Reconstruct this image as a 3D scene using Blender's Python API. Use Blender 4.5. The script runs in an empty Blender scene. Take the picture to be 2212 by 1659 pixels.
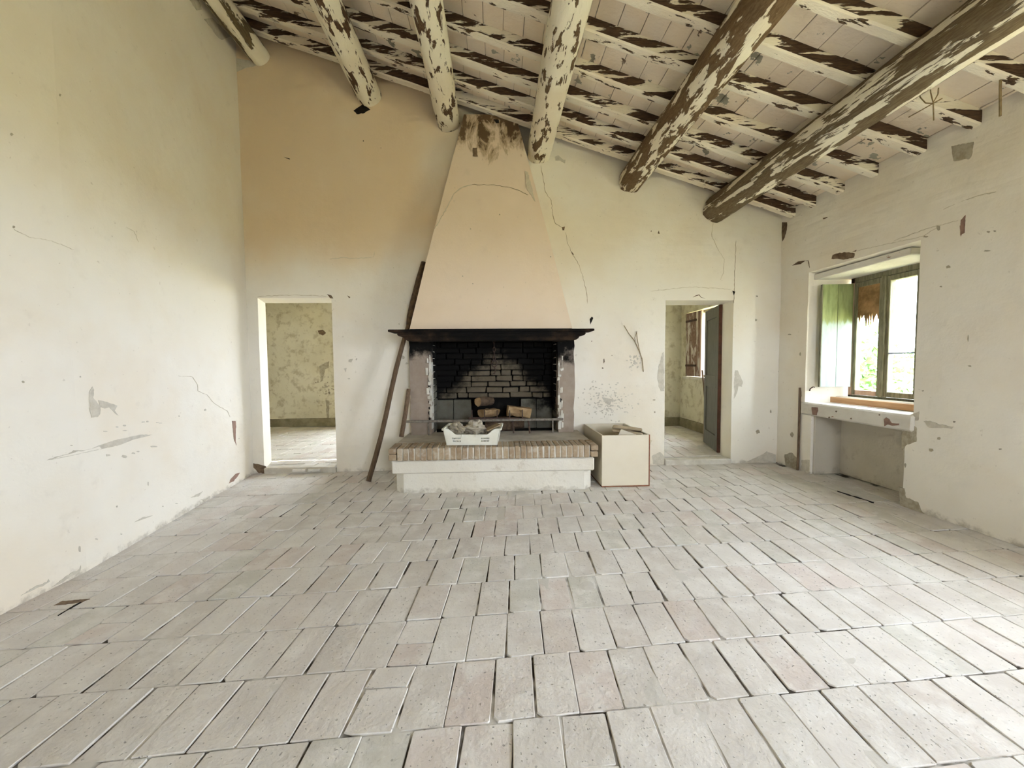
import bpy, bmesh, math, random
from mathutils import Vector, Matrix, noise
random.seed(7)
scene = bpy.context.scene
COL = scene.collection
# ------------------------------------------------------------------ camera
W, H, F, CH = 2212., 1659., 860., 1.22
VP = (1065., 787.); ROLL = -0.009
Yc = Vector((VP[0]-W/2, VP[1]-H/2, F)).normalized()
Zc = Vector((1, ROLL, 0)).cross(Yc).normalized()
if Zc.y > 0: Zc = -Zc
Xc = Yc.cross(Zc)
C0 = Vector((0, 0, CH))
def ray(px, py):
    v = Vector((px-W/2, py-H/2, F)); return Vector((Xc.dot(v), Yc.dot(v), Zc.dot(v)))
def on_z(px, py, z=0.):
    v = ray(px, py); return C0+v*((z-CH)/v.z)
def on_y(px, py, y):
    v = ray(px, py); return C0+v*(y/v.y)
def on_x(px, py, x):
    v = ray(px, py); return C0+v*(x/v.x)
def project(p):
    d = Vector(p)-C0
    c = Xc*d.x+Yc*d.y+Zc*d.z
    return (c.x/c.z*F+W/2, c.y/c.z*F+H/2, c.z)
cd = bpy.data.cameras.new('camera'); co = bpy.data.objects.new('camera', cd); COL.objects.link(co)
cd.sensor_width = 36; cd.lens = F/W*36; cd.clip_start = .02; cd.clip_end = 300
def camax(i): return Vector((Xc[i], Yc[i], Zc[i]))
r_, u_, b_ = camax(0), -camax(1), -camax(2)
co.matrix_world = Matrix(((r_.x, u_.x, b_.x, 0), (r_.y, u_.y, b_.y, 0), (r_.z, u_.z, b_.z, CH), (0, 0, 0, 1)))
scene.camera = co
# ------------------------------------------------------------------ light
vs_ = scene.view_settings
vs_.view_transform = 'Standard'; vs_.look = 'None'; vs_.gamma = 1; vs_.use_curve_mapping = False
vs_.exposure = 1.7
SKY = 9.0
world = bpy.data.worlds.new('overcast_sky'); scene.world = world; world.use_nodes = True
bg = world.node_tree.nodes['Background']; bg.inputs[0].default_value = (.86, .965, 1.14, 1); bg.inputs[1].default_value = SKY
scene.cycles.diffuse_bounces = 4; scene.cycles.max_bounces = 6; scene.cycles.glossy_bounces = 1
scene.cycles.use_adaptive_sampling = True; scene.cycles.adaptive_threshold = .1; scene.cycles.adaptive_min_samples = 16
scene.cycles.sample_clamp_indirect = 20
sl = bpy.data.lights.new('sun', 'SUN'); sl.energy = 20.; sl.color = (1., .95, .84); sl.angle = .02
so = bpy.data.objects.new('sun', sl); COL.objects.link(so)
so.rotation_euler = Vector((.55, 0, -1.)).to_track_quat('-Z', 'Y').to_euler()      # high sun behind the house, none falls in
def portal(name, loc, sx, sy, direction):
    l = bpy.data.lights.new(name, 'AREA'); l.shape = 'RECTANGLE'; l.size = sx; l.size_y = sy
    o = bpy.data.objects.new(name, l); COL.objects.link(o); o.location = loc
    o.rotation_euler = Vector(direction).to_track_quat('-Z', 'Y').to_euler()
    l.cycles.is_portal = True
# sky portals in the window openings (they give no light of their own)
portal('window_daylight', (4.02, 3.75, 1.45), 1.4, .85, (-1, 0, 0))
portal('window_daylight', (4.02, 1.0, 1.5), 1.4, 1.55, (-1, 0, 0))
portal('window_daylight', (1.6, -2.72, 1.5), 1.5, 1.5, (0, 1, 0))  # belongs to the added window behind the viewer
portal('window_daylight', (4.02, 6.3, 1.5), 1.2, 1.5, (-1, 0, 0))
portal('window_daylight', (-1.45, 8.3, 1.45), 1.5, 1.7, (0, -1, 0))
# ------------------------------------------------------------------ layout
YB, YF, XR, WT = 4.62, -2.4, 3.42, .38
def XL(y): return -2.45 if y < 2.45 else -2.45-.29*(y-2.45)/2.17
def RZ(x): return 3.93-.313*x           # underside of the rafters
DECK = .10
SLOPE = math.atan(-.313)
def wn(a, b, s=0.): return .007*noise.noise(Vector((a*1.3, b*1.3, s)))+.003*noise.noise(Vector((a*5, b*5, s+9)))
# ------------------------------------------------------------------ materials
class NT:
    def __init__(s, name, rough=.9, spec=.2):
        s.m = bpy.data.materials.new(name); s.m.use_nodes = True
        s.t = s.m.node_tree; s.b = s.t.nodes['Principled BSDF']
        s.b.inputs['Roughness'].default_value = rough; s.b.inputs['Specular IOR Level'].default_value = spec
        s.pos = s.t.nodes.new('ShaderNodeNewGeometry')
    def n(s, t, **kw):
        x = s.t.nodes.new(t)
        for k, v in kw.items(): setattr(x, k, v)
        return x
    def set(s, sock, v):
        if hasattr(v, 'is_linked'): s.t.links.new(v, sock)
        elif isinstance(v, tuple) and len(v) == 3 and sock.type == 'RGBA': sock.default_value = (*v, 1)
        else: sock.default_value = v
    def vec(s, sc=(1, 1, 1), off=(0, 0, 0), src=None):
        m = s.n('ShaderNodeMapping'); s.set(m.inputs[0], src or s.pos.outputs['Position'])
        m.inputs['Scale'].default_value = sc; m.inputs['Location'].default_value = off; return m.outputs[0]
    def noise(s, scale, detail=4, rough=.55, vec=None, dist=0.):
        x = s.n('ShaderNodeTexNoise'); s.set(x.inputs['Vector'], vec or s.pos.outputs['Position'])
        x.inputs['Scale'].default_value = scale; x.inputs['Detail'].default_value = detail
        x.inputs['Roughness'].default_value = rough; x.inputs['Distortion'].default_value = dist
        return x.outputs['Fac']
    def ramp(s, f, a, b, va=0., vb=1.):
        x = s.n('ShaderNodeMapRange'); s.set(x.inputs[0], f); x.interpolation_type = 'SMOOTHSTEP'
        for i, v in zip((1, 2, 3, 4), (a, b, va, vb)): s.set(x.inputs[i], v)
        return x.outputs[0]
    def math(s, op, a, b=0., c=0.):
        x = s.n('ShaderNodeMath', operation=op)
        for i, v in enumerate((a, b, c)): s.set(x.inputs[i], v)
        return x.outputs[0]
    def mix(s, f, a, b, mode='MIX'):
        x = s.n('ShaderNodeMix', data_type='RGBA', blend_type=mode)
        s.set(x.inputs[0], f); s.set(x.inputs[6], a); s.set(x.inputs[7], b); return x.outputs[2]
    def xyz(s, src=None):
        x = s.n('ShaderNodeSeparateXYZ'); s.set(x.inputs[0], src or s.pos.outputs['Position']); return x.outputs
    def col(s, c): s.set(s.b.inputs['Base Color'], c)
    def bump(s, h, strength=.4, dist=.01, prev=None):
        x = s.n('ShaderNodeBump'); s.set(x.inputs['Height'], h)
        x.inputs['Strength'].default_value = strength; x.inputs['Distance'].default_value = dist
        if prev: s.set(x.inputs['Normal'], prev)
        s.set(s.b.inputs['Normal'], x.outputs[0]); return x.outputs[0]
    def rnd(s): return s.n('ShaderNodeObjectInfo').outputs['Random']
    def island(s): return s.pos.outputs['Random Per Island']
M = {}
def mid2(t): return t.noise(9, 3, .6)
def plaster(name, base, warm, stain=(.45, .38, .28), amount=.25, base_grime=0., bumps=.5):
    t = NT(name)
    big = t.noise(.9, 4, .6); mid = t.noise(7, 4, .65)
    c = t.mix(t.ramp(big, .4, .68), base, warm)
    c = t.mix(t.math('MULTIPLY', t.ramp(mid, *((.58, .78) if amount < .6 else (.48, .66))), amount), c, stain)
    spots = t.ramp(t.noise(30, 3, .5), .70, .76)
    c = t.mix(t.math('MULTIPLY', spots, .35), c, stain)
    if base_grime:
        z = t.xyz()[2]
        g = t.math('ADD', t.ramp(z, .0, .14, .30, 0), t.math('MULTIPLY', t.noise(9, 6, .7), .5))
        c = t.mix(t.math('MULTIPLY', t.ramp(g, .48, .62), base_grime), c, (.30, .25, .17))
    t.col(c)
    h = t.math('MULTIPLY_ADD', t.noise(3.5, 2, .5), 2.2, t.math('MULTIPLY_ADD', t.noise(60, 2, .6), .22, mid2(t)))
    t.bump(h, bumps*.5, .013)
    M[name] = t.m; return t
PL = (.84, .785, .675); PLW = (.80, .715, .575)
plaster('plaster', PL, PLW, amount=.14, base_grime=.6)
t = plaster('plaster_browned', PL, PLW, amount=.14, base_grime=.6)
x, y, z = t.xyz()      # limewash mixed browner towards the upper left, beside the chimney hood
brown_m = t.math('ADD', t.math('MULTIPLY', t.ramp(x, -1.1, .3, 1., .0), t.ramp(z, 1.9, 2.9)), t.math('MULTIPLY', t.math('SUBTRACT', t.noise(1.1, 3, .6), .5), 1.3))
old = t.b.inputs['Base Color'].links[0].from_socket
t.col(t.mix(t.ramp(brown_m, .1, 1.1, 0, .8), old, (.74, .555, .345)))
plaster('plaster_clean', (.78, .74, .65), (.74, .68, .57), amount=.10, base_grime=.15)
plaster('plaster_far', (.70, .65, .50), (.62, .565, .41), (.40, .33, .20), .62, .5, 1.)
plaster('plinth', (.74, .70, .60), (.68, .62, .50), (.36, .28, .17), .55, .6, 1.2)
def simple(name, c, c2=None, scale=8, rough=.85, bump=.2, dist=.004, stretch=(1, 1, 1), spec=.2, rnd=0., metal=0.):
    t = NT(name, rough, spec); t.b.inputs['Metallic'].default_value = metal
    n = t.noise(scale, 5, .6, t.vec(stretch))
    cc = t.mix(t.ramp(n, .35, .68), c, c2 or tuple(x*.75 for x in c))
    if rnd:
        r = t.rnd(); cc = t.mix(1., cc, t.mix(r, tuple([1-rnd]*3), (1, 1, 1)), 'MULTIPLY')
    t.col(cc)
    if bump: t.bump(n, bump, dist)
    M[name] = t.m; return t
simple('bare_grey', (.62, .565, .46), (.53, .475, .375), 25)
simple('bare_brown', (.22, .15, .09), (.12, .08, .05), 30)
simple('bare_red', (.34, .21, .15), (.26, .16, .12), 30)
simple('bare_olive', (.46, .405, .30), (.34, .29, .20), 30)
simple('crack_line', (.42, .335, .21), (.30, .23, .14), 30)
simple('faint_line', (.64, .565, .43), (.56, .49, .36), 30)
simple('hole_dark', (.02, .015, .01), (.01, .008, .006), 30)
simple('iron', (.055, .04, .033), (.11, .06, .04), 40, .7, .3, .002)
simple('pale_iron', (.24, .21, .17), (.15, .12, .09), 30, .7, .3, .002)
simple('pole_wood', (.15, .095, .055), (.09, .055, .03), 12, .75, .3, .003, (6, 6, 1))
simple('stick_wood', (.20, .13, .08), (.11, .07, .04), 14, .8, .3, .003, (6, 6, 1))
simple('bark', (.13, .085, .05), (.07, .045, .03), 22, .95, .6, .01)
simple('cut_wood', (.45, .31, .16), (.28, .17, .08), 10, .85, .3, .004)
simple('box_white', (.71, .635, .49), (.68, .60, .45), 3, .55, .03)
simple('box_edge', (.30, .13, .07), (.22, .09, .05), 20, .8, .1)
simple('card', (.46, .37, .24), (.36, .28, .17), 12, .85, .2)
simple('crate_plastic', (.82, .80, .68), (.74, .71, .58), 6, .5, .05, spec=.4)
simple('paper_sack', (.44, .385, .29), (.25, .205, .14), 5, .85, .3, .01)
simple('orange_board', (.62, .37, .20), (.55, .31, .15), 5, .7, .1, .002, (8, 1, 8))
simple('frame_dark', (.27, .25, .165), (.17, .155, .095), 9, .7, .3, .003, (6, 6, 1))
simple('frame_pink', (.55, .39, .30), (.44, .31, .23), 9, .7, .3, .003, (6, 6, 1))
simple('door_grey', (.155, .15, .125), (.12, .115, .095), 6, .6, .15, .002, (6, 6, 1))
simple('door_edge', (.12, .05, .03), (.07, .035, .02), 10)
simple('twig', (.38, .30, .18), (.27, .20, .12), 40)
simple('wire', (.34, .25, .12), (.24, .17, .09), 40)
simple('concrete_top', (.56, .51, .42), (.42, .37, .29), 5, .9, .5, .006)
simple('threshold_stone', (.68, .64, .55), (.52, .47, .38), 6, .85, .4, .005)
simple('blue_bar', (.30, .32, .55), (.22, .24, .45), 30)
simple('grass', (.35, .32, .18), (.29, .27, .13), .6, 1, 0)
simple('leaf', (.16, .27, .06), (.10, .19, .04), 3, .8, 0, rnd=.3)
simple('roof_outer', (.35, .2, .13), (.28, .16, .1), 3)
t = simple('card_window', (.45, .26, .12), (.22, .13, .06), 9, .9, .3, .003)
def peel(name, paint, paint2, wood, wood2, stretch, thr, scale=1., soft=.012, grey=None, bump=.8):
    t = NT(name, .85, .15)
    v = t.vec(stretch)
    n = t.noise(scale, 5, .62, v, .3); w = t.noise(3, 2, .6, t.vec(tuple(x*2.5 for x in stretch)))
    wood_c = t.mix(t.ramp(w, .35, .65), wood, wood2)
    p = t.mix(t.ramp(t.noise(2.2, 5, .6), .38, .66), paint, paint2)
    if grey:
        g = t.ramp(t.noise(4.5, 6, .6, t.vec((1, 1, 1), (3, 5, 1))), .63, .645)
        p = t.mix(g, p, t.mix(t.ramp(t.noise(1.5), .4, .6), grey, tuple(x*.55 for x in grey)))
    m = t.ramp(n, thr-soft, thr+soft)
    t.col(t.mix(m, p, wood_c))
    t.bump(t.math('MULTIPLY_ADD', m, -1., t.math('MULTIPLY', w, 1.2)), bump, .004)
    M[name] = t.m; return t
CP, CP2 = (.86, .79, .64), (.82, .715, .55)
DW, DW2 = (.070, .042, .024), (.13, .082, .045)
peel('rafter_under', CP, CP2, DW, DW2, (2.2, 17, 17), .585)
peel('rafter_side', CP, CP2, (.055, .033, .02), (.10, .06, .035), (2.0, 14, 14), .475)
peel('ceiling_tile', (.88, .76, .59), (.85, .70, .51), (.20, .12, .07), (.30, .20, .12), (3.5, 5, 5), .67, grey=(.42, .38, .27))
for i, (thr, w1, w2, st) in enumerate([(.565, (.10, .075, .04), (.16, .12, .06), (9, 1.8, 9)), (.545, (.08, .045, .025), (.12, .07, .04), (14, 3.2, 14)),
        (.565, (.09, .05, .03), (.14, .09, .05), (16, 4.2, 16)), (.57, (.12, .075, .04), (.17, .11, .06), (15, 4.4, 15)),
        (.44, (.19, .125, .065), (.13, .08, .04), (13, 3.0, 13)), (.455, (.20, .15, .085), (.13, .09, .05), (16, 2.2, 16))]):
    peel('beam_paint_%d' % i, (.84, .78, .62), (.78, .69, .52), w1, w2, st, thr)
# floor tiles: dusty terracotta
def tilemat(name, island):
    t = NT(name, .62, .35)
    r = t.island() if island else t.rnd()
    a = t.mix(t.ramp(r, 0, 1), (.605, .56, .495), (.68, .635, .57))
    pink = t.ramp(t.math('FRACT', t.math('MULTIPLY', r, 7.13)), .72, .95)
    a = t.mix(t.math('MULTIPLY', pink, .5), a, (.60, .485, .42))
    gr = t.ramp(t.math('FRACT', t.math('MULTIPLY', r, 13.7)), .8, .97)
    a = t.mix(t.math('MULTIPLY', gr, .4), a, (.50, .505, .415))
    n = t.noise(6, 4, .65); a = t.mix(t.ramp(n, .42, .66, 0, .75), a, (.74, .705, .64))
    a = t.mix(t.ramp(t.noise(1.7, 3, .6), .45, .7, 0, .45), a, (.52, .455, .39))
    d = t.ramp(t.noise(26, 3, .6), .6, .78); a = t.mix(t.math('MULTIPLY', d, .25), a, (.38, .33, .27))
    pit = t.ramp(t.noise(75, 1, .5), .70, .74); a = t.mix(t.math('MULTIPLY', pit, .5), a, (.22, .19, .15))
    t.col(a)
    t.bump(t.math('MULTIPLY_ADD', n, 1.5, t.math('MULTIPLY_ADD', pit, -.5, t.math('MULTIPLY', t.noise(50, 3, .6), .5))), .7, .009)
    M[name] = t.m
tilemat('floor_tile', False); tilemat('floor_tile_field', True)
t = NT('mortar', .95, .1)
f_ = t.math('MULTIPLY', t.ramp(t.xyz()[2], -.0055, -.0025, 1., 0.), t.ramp(t.noise(3.2, 3, .7), .40, .52))
t.col(t.mix(f_, (.60, .565, .50), (.075, .06, .045))); t.bump(t.noise(40, 5, .6), .5, .006); M['mortar'] = t.m
# bricks
def brickmat(name, c1, c2, white=0.):
    t = NT(name, .9, .15); r = t.rnd()
    a = t.mix(r, c1, c2); a = t.mix(t.ramp(t.noise(18, 4, .6), .4, .7, 0, .5), a, (.46, .39, .28))
    if white: a = t.mix(t.math('MULTIPLY', t.ramp(t.noise(11, 5, .65), .5, .6), white), a, (.70, .66, .57))
    t.col(a); t.bump(t.noise(30, 5, .65), .6, .006); M[name] = t.m
brickmat('hearth_brick', (.29, .20, .12), (.40, .30, .19), .25)
brickmat('plain_brick', (.40, .27, .19), (.50, .38, .27), .5)
# sooted masonry of the firebox: soot lies above and to the sides of the burning place
def soot(name, clean1, clean2, cx, spread, top, hard=.12):
    t = NT(name, .95, .1); x, y, z = t.xyz()
    d = t.math('ABSOLUTE', t.math('SUBTRACT', x, cx))
    lim = t.math('SUBTRACT', top, t.math('MULTIPLY', d, spread))
    s = t.math('ADD', t.math('SUBTRACT', z, lim), t.math('MULTIPLY', t.math('SUBTRACT', t.noise(6, 6, .65), .5), .55))
    m = t.ramp(s, -hard, hard)
    a = t.mix(t.noise(12, 5, .6), clean1, clean2)
    t.col(t.mix(m, a, (.008, .007, .006))); t.bump(t.noise(25, 5, .6), .5, .006); M[name] = t.m
soot('firebox_brick', (.21, .17, .115), (.09, .07, .045), .05, .85, 1.34)
soot('firebox_block', (.21, .20, .155), (.10, .085, .06), -.35, .42, 1.10)
soot('firebox_liner', (.03, .026, .02), (.012, .01, .008), 0, 0, .6)
soot('pillar_stone', (.42, .35, .28), (.27, .20, .15), 0, 0, 1.30, .09)
soot('mantel_wood', (.10, .06, .035), (.03, .018, .011), 0, -.22, 1.28, .2)
# hood: plaster with brown damp stain under the roof
t = plaster('hood_plaster', (.80, .655, .505), (.77, .62, .46), amount=.12)
x, y, z = t.xyz()
s1 = t.math('ADD', t.ramp(z, 3.0, 3.9, -.14, .20), t.noise(4.5, 7, .7, t.vec((1.3, 1, .55)), .4))
s2 = t.ramp(s1, .56, .66); s3 = t.ramp(s1, .66, .72)
old = t.b.inputs['Base Color'].links[0].from_socket
t.col(t.mix(t.math('MULTIPLY', s3, .9), t.mix(t.math('MULTIPLY', s2, .65), old, (.36, .24, .11)), (.10, .055, .025)))
# green weathered shutter and brown flaked shutter
t = NT('shutter_green', .7, .25); z = t.xyz()[2]
n = t.noise(5, 6, .6, t.vec((4, 4, .8)))
edge = t.math('ADD', z, t.math('MULTIPLY', t.math('SUBTRACT', t.noise(12, 3, .5, t.vec((3, 3, .6))), .5), .16))
g = t.mix(t.ramp(n, .35, .65), (.36, .44, .39), (.45, .52, .46)); gg = t.mix(t.ramp(n, .35, .65), (.22, .26, .10), (.33, .37, .16))
t.col(t.mix(t.ramp(edge, 1.60, 1.66), g, gg)); t.bump(n, .3, .003); M['shutter_green'] = t.m
peel('shutter_brown', (.66, .60, .52), (.58, .51, .43), (.20, .12, .085), (.30, .20, .15), (12, 12, 2.2), .46)
peel('old_white_paint', (.72, .68, .60), (.64, .59, .50), (.30, .14, .08), (.40, .22, .13), (5, 5, 8), .66)
t = NT('glass'); tr = t.n('ShaderNodeBsdfTransparent'); tr.inputs[0].default_value = (.95, .97, .95, 1)
gl = t.n('ShaderNodeBsdfGlossy'); gl.inputs['Roughness'].default_value = .05; mx = t.n('ShaderNodeMixShader'); mx.inputs[0].default_value = .05
t.t.links.new(tr.outputs[0], mx.inputs[1]); t.t.links.new(gl.outputs[0], mx.inputs[2])
t.t.links.new(mx.outputs[0], t.t.nodes['Material Output'].inputs[0]); M['glass'] = t.m
# ------------------------------------------------------------------ mesh helpers
def link(name, verts, faces, mat, parent=None, smooth=False, matidx=None):
    me = bpy.data.meshes.new(name); me.from_pydata([tuple(v) for v in verts], [], faces)
    mats = mat if isinstance(mat, (list, tuple)) else [mat]
    for m in mats: me.materials.append(M[m])
    if matidx: me.polygons.foreach_set('material_index', matidx)
    if smooth: me.polygons.foreach_set('use_smooth', [True]*len(me.polygons))
    me.update()
    o = bpy.data.objects.new(name, me); COL.objects.link(o)
    if parent: o.parent = parent; o.matrix_parent_inverse = parent.matrix_world.inverted()
    return o
def tag(o, label=None, cat=None, group=None, kind=None):
    if label: o['label'] = label
    if cat: o['category'] = cat
    if group: o['group'] = group
    if kind: o['kind'] = kind
    return o
def empty(name, loc=(0, 0, 0), **kw):
    o = bpy.data.objects.new(name, None); COL.objects.link(o); o.location = loc
    o.matrix_world = Matrix.Translation(loc); o.empty_display_size = .1
    return tag(o, **kw)
class MB:
    def __init__(s): s.v = []; s.f = []
    def add(s, vs, fs):
        b = len(s.v); s.v += [Vector(v) for v in vs]; s.f += [tuple(b+i for i in f) for f in fs]; return s
    def box(s, x0, x1, y0, y1, z0, z1, bev=.003, j=0.):
        b = min(bev, (x1-x0)*.3, (y1-y0)*.3, (z1-z0)*.3)
        bm = bmesh.new(); bmesh.ops.create_cube(bm, size=1)
        for v in bm.verts:
            v.co = Vector(((x0+x1)/2+v.co.x*(x1-x0), (y0+y1)/2+v.co.y*(y1-y0), (z0+z1)/2+v.co.z*(z1-z0)))
            if j: v.co += Vector((random.uniform(-j, j), random.uniform(-j, j), random.uniform(-j, j)))
        if b > 0: bmesh.ops.bevel(bm, geom=bm.edges[:], offset=b, segments=1, affect='EDGES')
        bm.verts.index_update()
        s.add([v.co for v in bm.verts], [[v.index for v in f.verts] for f in bm.faces]); bm.free(); return s
    def tube(s, pts, rad, n=8, jit=0., cap=True):
        pts = [Vector(p) for p in pts]; rads = rad if isinstance(rad, (list, tuple)) else [rad]*len(pts)
        rings = []; up = None
        for i, p in enumerate(pts):
            d = (pts[min(i+1, len(pts)-1)]-pts[max(i-1, 0)]).normalized()
            if up is None: up = Vector((0, 0, 1)) if abs(d.z) < .9 else Vector((1, 0, 0))
            a = d.cross(up).normalized(); b = a.cross(d).normalized(); up = b
            rings.append([p+(a*math.cos(2*math.pi*k/n)+b*math.sin(2*math.pi*k/n))*rads[i]*(1+random.uniform(-jit, jit)) for k in range(n)])
        vs = [v for r in rings for v in r]; fs = []
        for i in range(len(rings)-1):
            for k in range(n): fs.append((i*n+k, i*n+(k+1) % n, (i+1)*n+(k+1) % n, (i+1)*n+k))
        if cap: fs += [tuple(range(n))[::-1], tuple(range((len(rings)-1)*n, len(rings)*n))]
        return s.add(vs, fs)
    def loft(s, rings, cap=True):
        n = len(rings[0]); vs = [v for r in rings for v in r]; fs = []
        for i in range(len(rings)-1):
            for k in range(n): fs.append((i*n+k, i*n+(k+1) % n, (i+1)*n+(k+1) % n, (i+1)*n+k))
        if cap: fs += [tuple(range(n))[::-1], tuple(range((len(rings)-1)*n, len(rings)*n))]
        return s.add(vs, fs)
    def xf(s, m):
        s.v = [m @ v for v in s.v]; return s
    def build(s, name, mat, parent=None, smooth=False): return link(name, s.v, s.f, mat, parent, smooth)
def refine(pairs, step):
    out = []
    for (a, b) in zip(pairs, pairs[1:]):
        k = max(1, int(math.ceil(abs(b[0]-a[0])/step)))
        for i in range(k):
            f = i/k; out.append(tuple(a[q]+(b[q]-a[q])*f for q in range(len(a))))
    out.append(pairs[-1]); return out
def shell(name, us, vs, P, hole, mat, parent=None):
    """us, vs: lists of (front, back) values; P(u, v, side); hole(u, v) tells open cells by their front centre"""
    nu, nv = len(us), len(vs); V = []; Fc = []
    for s in (0, 1):
        for i in range(nu):
            for j in range(nv): V.append(P(us[i][s], vs[j][s], s, us[i][0], vs[j][0]))
    I = lambda s, i, j: s*nu*nv+i*nv+j
    sol = [[not hole((us[i][0]+us[i+1][0])/2, (vs[j][0]+vs[j+1][0])/2) for j in range(nv-1)] for i in range(nu-1)]
    S = lambda i, j: 0 <= i < nu-1 and 0 <= j < nv-1 and sol[i][j]
    for i in range(nu-1):
        for j in range(nv-1):
            if not sol[i][j]: continue
            Fc.append((I(0, i, j), I(0, i+1, j), I(0, i+1, j+1), I(0, i, j+1)))
            Fc.append((I(1, i, j), I(1, i, j+1), I(1, i+1, j+1), I(1, i+1, j)))
            if not S(i-1, j): Fc.append((I(0, i, j), I(0, i, j+1), I(1, i, j+1), I(1, i, j)))
            if not S(i+1, j): Fc.append((I(0, i+1, j), I(1, i+1, j), I(1, i+1, j+1), I(0, i+1, j+1)))
            if not S(i, j-1): Fc.append((I(0, i, j), I(1, i, j), I(1, i+1, j), I(0, i+1, j)))
            if not S(i, j+1): Fc.append((I(0, i, j+1), I(0, i+1, j+1), I(1, i+1, j+1), I(1, i, j+1)))
    used = sorted({k for f in Fc for k in f}); mp = {k: q for q, k in enumerate(used)}
    o = link(name, [V[k] for k in used], [tuple(mp[k] for k in f) for f in Fc], mat, parent)
    return o
# ------------------------------------------------------------------ walls
def topz(z, x, base=2.3, ref=5.):
    if z <= base: return z
    return base+(z-base)/(ref-base)*(RZ(x)+DECK-base)
# back wall with two doorways and the firebox opening
DL, DR, FB = (-2.62, -1.81, 1.985), (2.03, 2.85, 1.95), (-.70, .74, 1.9)
us = refine([(-2.95, -2.95), (DL[0], -2.746)]+[(x, x) for x in (DL[1], FB[0], FB[1])]+[(DR[0], DR[0]), (DR[1], 2.90), (3.98, 3.98)], .09)
vs = refine([(z, z) for z in (0., FB[2], DR[2], DL[2], 2.3, 5.)], .09)
def Pback(u, v, s, uf, vf):
    y = YB+wn(u, v, 1.) if s == 0 else YB+WT
    return (u, y, topz(v, u))
def hback(u, v): return any(a < u < b and v < c for a, b, c in (DL, DR, FB))
wall_back = tag(shell('wall_back', us, vs, Pback, hback, 'plaster_browned'), 'whitewashed back wall with two doorways and the fireplace', kind='structure')
# right wall with windows and the niche under the near window
WY0, WY1, WZ0, WZ1 = 3.07, 4.20, .64, 2.18
us = refine([(YF-.3, YF-.3), (.2, .28), (1.8, 1.72), (WY0, 3.33), (3.13, 3.36), (4.11, 4.13), (WY1, 4.16), (YB+.1, YB+.1)], .10)
vs = refine([(0., 0.), (WZ0, WZ0), (.8, .8), (WZ1, 2.11), (2.3, 2.3), (5., 5.)], .10)
XRO = 3.98
def Pright(u, v, s, uf, vf):
    return (XR+(wn(u, v, 2.) if s == 0 else XRO-XR), u, topz(v, XR))
def hright(u, v): return (WY0 < u < WY1 and WZ0 < v < WZ1) or (3.13 < u < 4.11 and v < WZ0) or (.2 < u < 1.8 and .8 < v < WZ1)
wall_right = tag(shell('wall_right', us, vs, Pright, hright, 'plaster'), 'whitewashed right wall with a deep window niche', kind='structure')
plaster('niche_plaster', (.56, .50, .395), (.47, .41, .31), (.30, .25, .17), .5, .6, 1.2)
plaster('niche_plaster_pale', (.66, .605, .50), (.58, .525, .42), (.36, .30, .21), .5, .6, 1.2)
MB().box(3.745, 3.97, 3.0, 4.25, 0, .84, .01).build('niche_back', 'niche_plaster_pale', wall_right)
MB().box(3.45, 3.75, 4.092, 4.13, 0, .64, .006).build('niche_side', 'niche_plaster', wall_right)
# left wall
us = refine([(y, y) for y in (YF-.3, 2.45, YB+.05)], .10); vs = refine([(z, z) for z in (0., 2.3, 5.)], .10)
def Pleft(u, v, s, uf, vf):
    x = XL(u)
    return (x+wn(u, v, 3.) if s == 0 else x-.4, u, topz(v, x))
wall_left = tag(shell('wall_left', us, vs, Pleft, lambda u, v: False, 'plaster'), 'tall bare whitewashed left wall', kind='structure')
us = refine([(x, x) for x in (-2.5, .9, 2.3, 3.5)], .5); vs = refine([(z, z) for z in (0., .85, 2.2, 2.3, 5.)], .5)
wall_front = tag(shell('wall_front', us, vs, lambda u, v, s, a, b: (u, YF-(0 if s == 0 else .3), topz(v, u)), lambda u, v: .9 < u < 2.3 and .85 < v < 2.2, 'plaster'), 'whitewashed wall behind the viewer', kind='structure')
# rooms behind
BZ = .05
us = refine([(4.98, 4.98), (5.55, 5.55), (7.02, 7.02), (7.6, 7.6)], .15); vs = refine([(0., 0.), (.97, .97), (2.10, 2.10), (2.9, 2.9)], .15)
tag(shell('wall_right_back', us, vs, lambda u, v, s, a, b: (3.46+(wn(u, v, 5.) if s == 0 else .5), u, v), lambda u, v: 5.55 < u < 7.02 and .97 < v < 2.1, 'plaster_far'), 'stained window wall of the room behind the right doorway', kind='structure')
us = refine([(1.3, 1.3), (3.46, 3.46)], .15); vs = refine([(0., 0.), (2.9, 2.9)], .15)
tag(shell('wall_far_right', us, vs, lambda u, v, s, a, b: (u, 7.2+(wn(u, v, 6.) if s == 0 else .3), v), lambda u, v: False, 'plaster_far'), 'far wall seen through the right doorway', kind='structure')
us = refine([(-5.4, -5.4), (-2.3, -2.3), (-.6, -.6), (1.3, 1.3)], .15); vs = refine([(0., 0.), (.7, .7), (2.2, 2.2), (2.9, 2.9)], .15)
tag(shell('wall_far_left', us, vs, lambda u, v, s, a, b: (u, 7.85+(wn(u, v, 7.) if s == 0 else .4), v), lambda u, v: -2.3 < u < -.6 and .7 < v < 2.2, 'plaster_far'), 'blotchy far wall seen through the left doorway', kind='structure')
MB().box(1.2, 1.35, 5.02, 7.84, 0, 2.9, 0).build('wall_partition', 'plaster_far').__setitem__('kind', 'structure')
MB().box(-5.4, -5.2, 4.7, 7.84, 0, 2.9, 0).build('wall_side_left', 'plaster_far').__setitem__('kind', 'structure')
MB().box(-5.4, -2.96, 4.72, 5.0, 0, 2.9, 0).build('wall_side_back', 'plaster_far').__setitem__('kind', 'structure')
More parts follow.
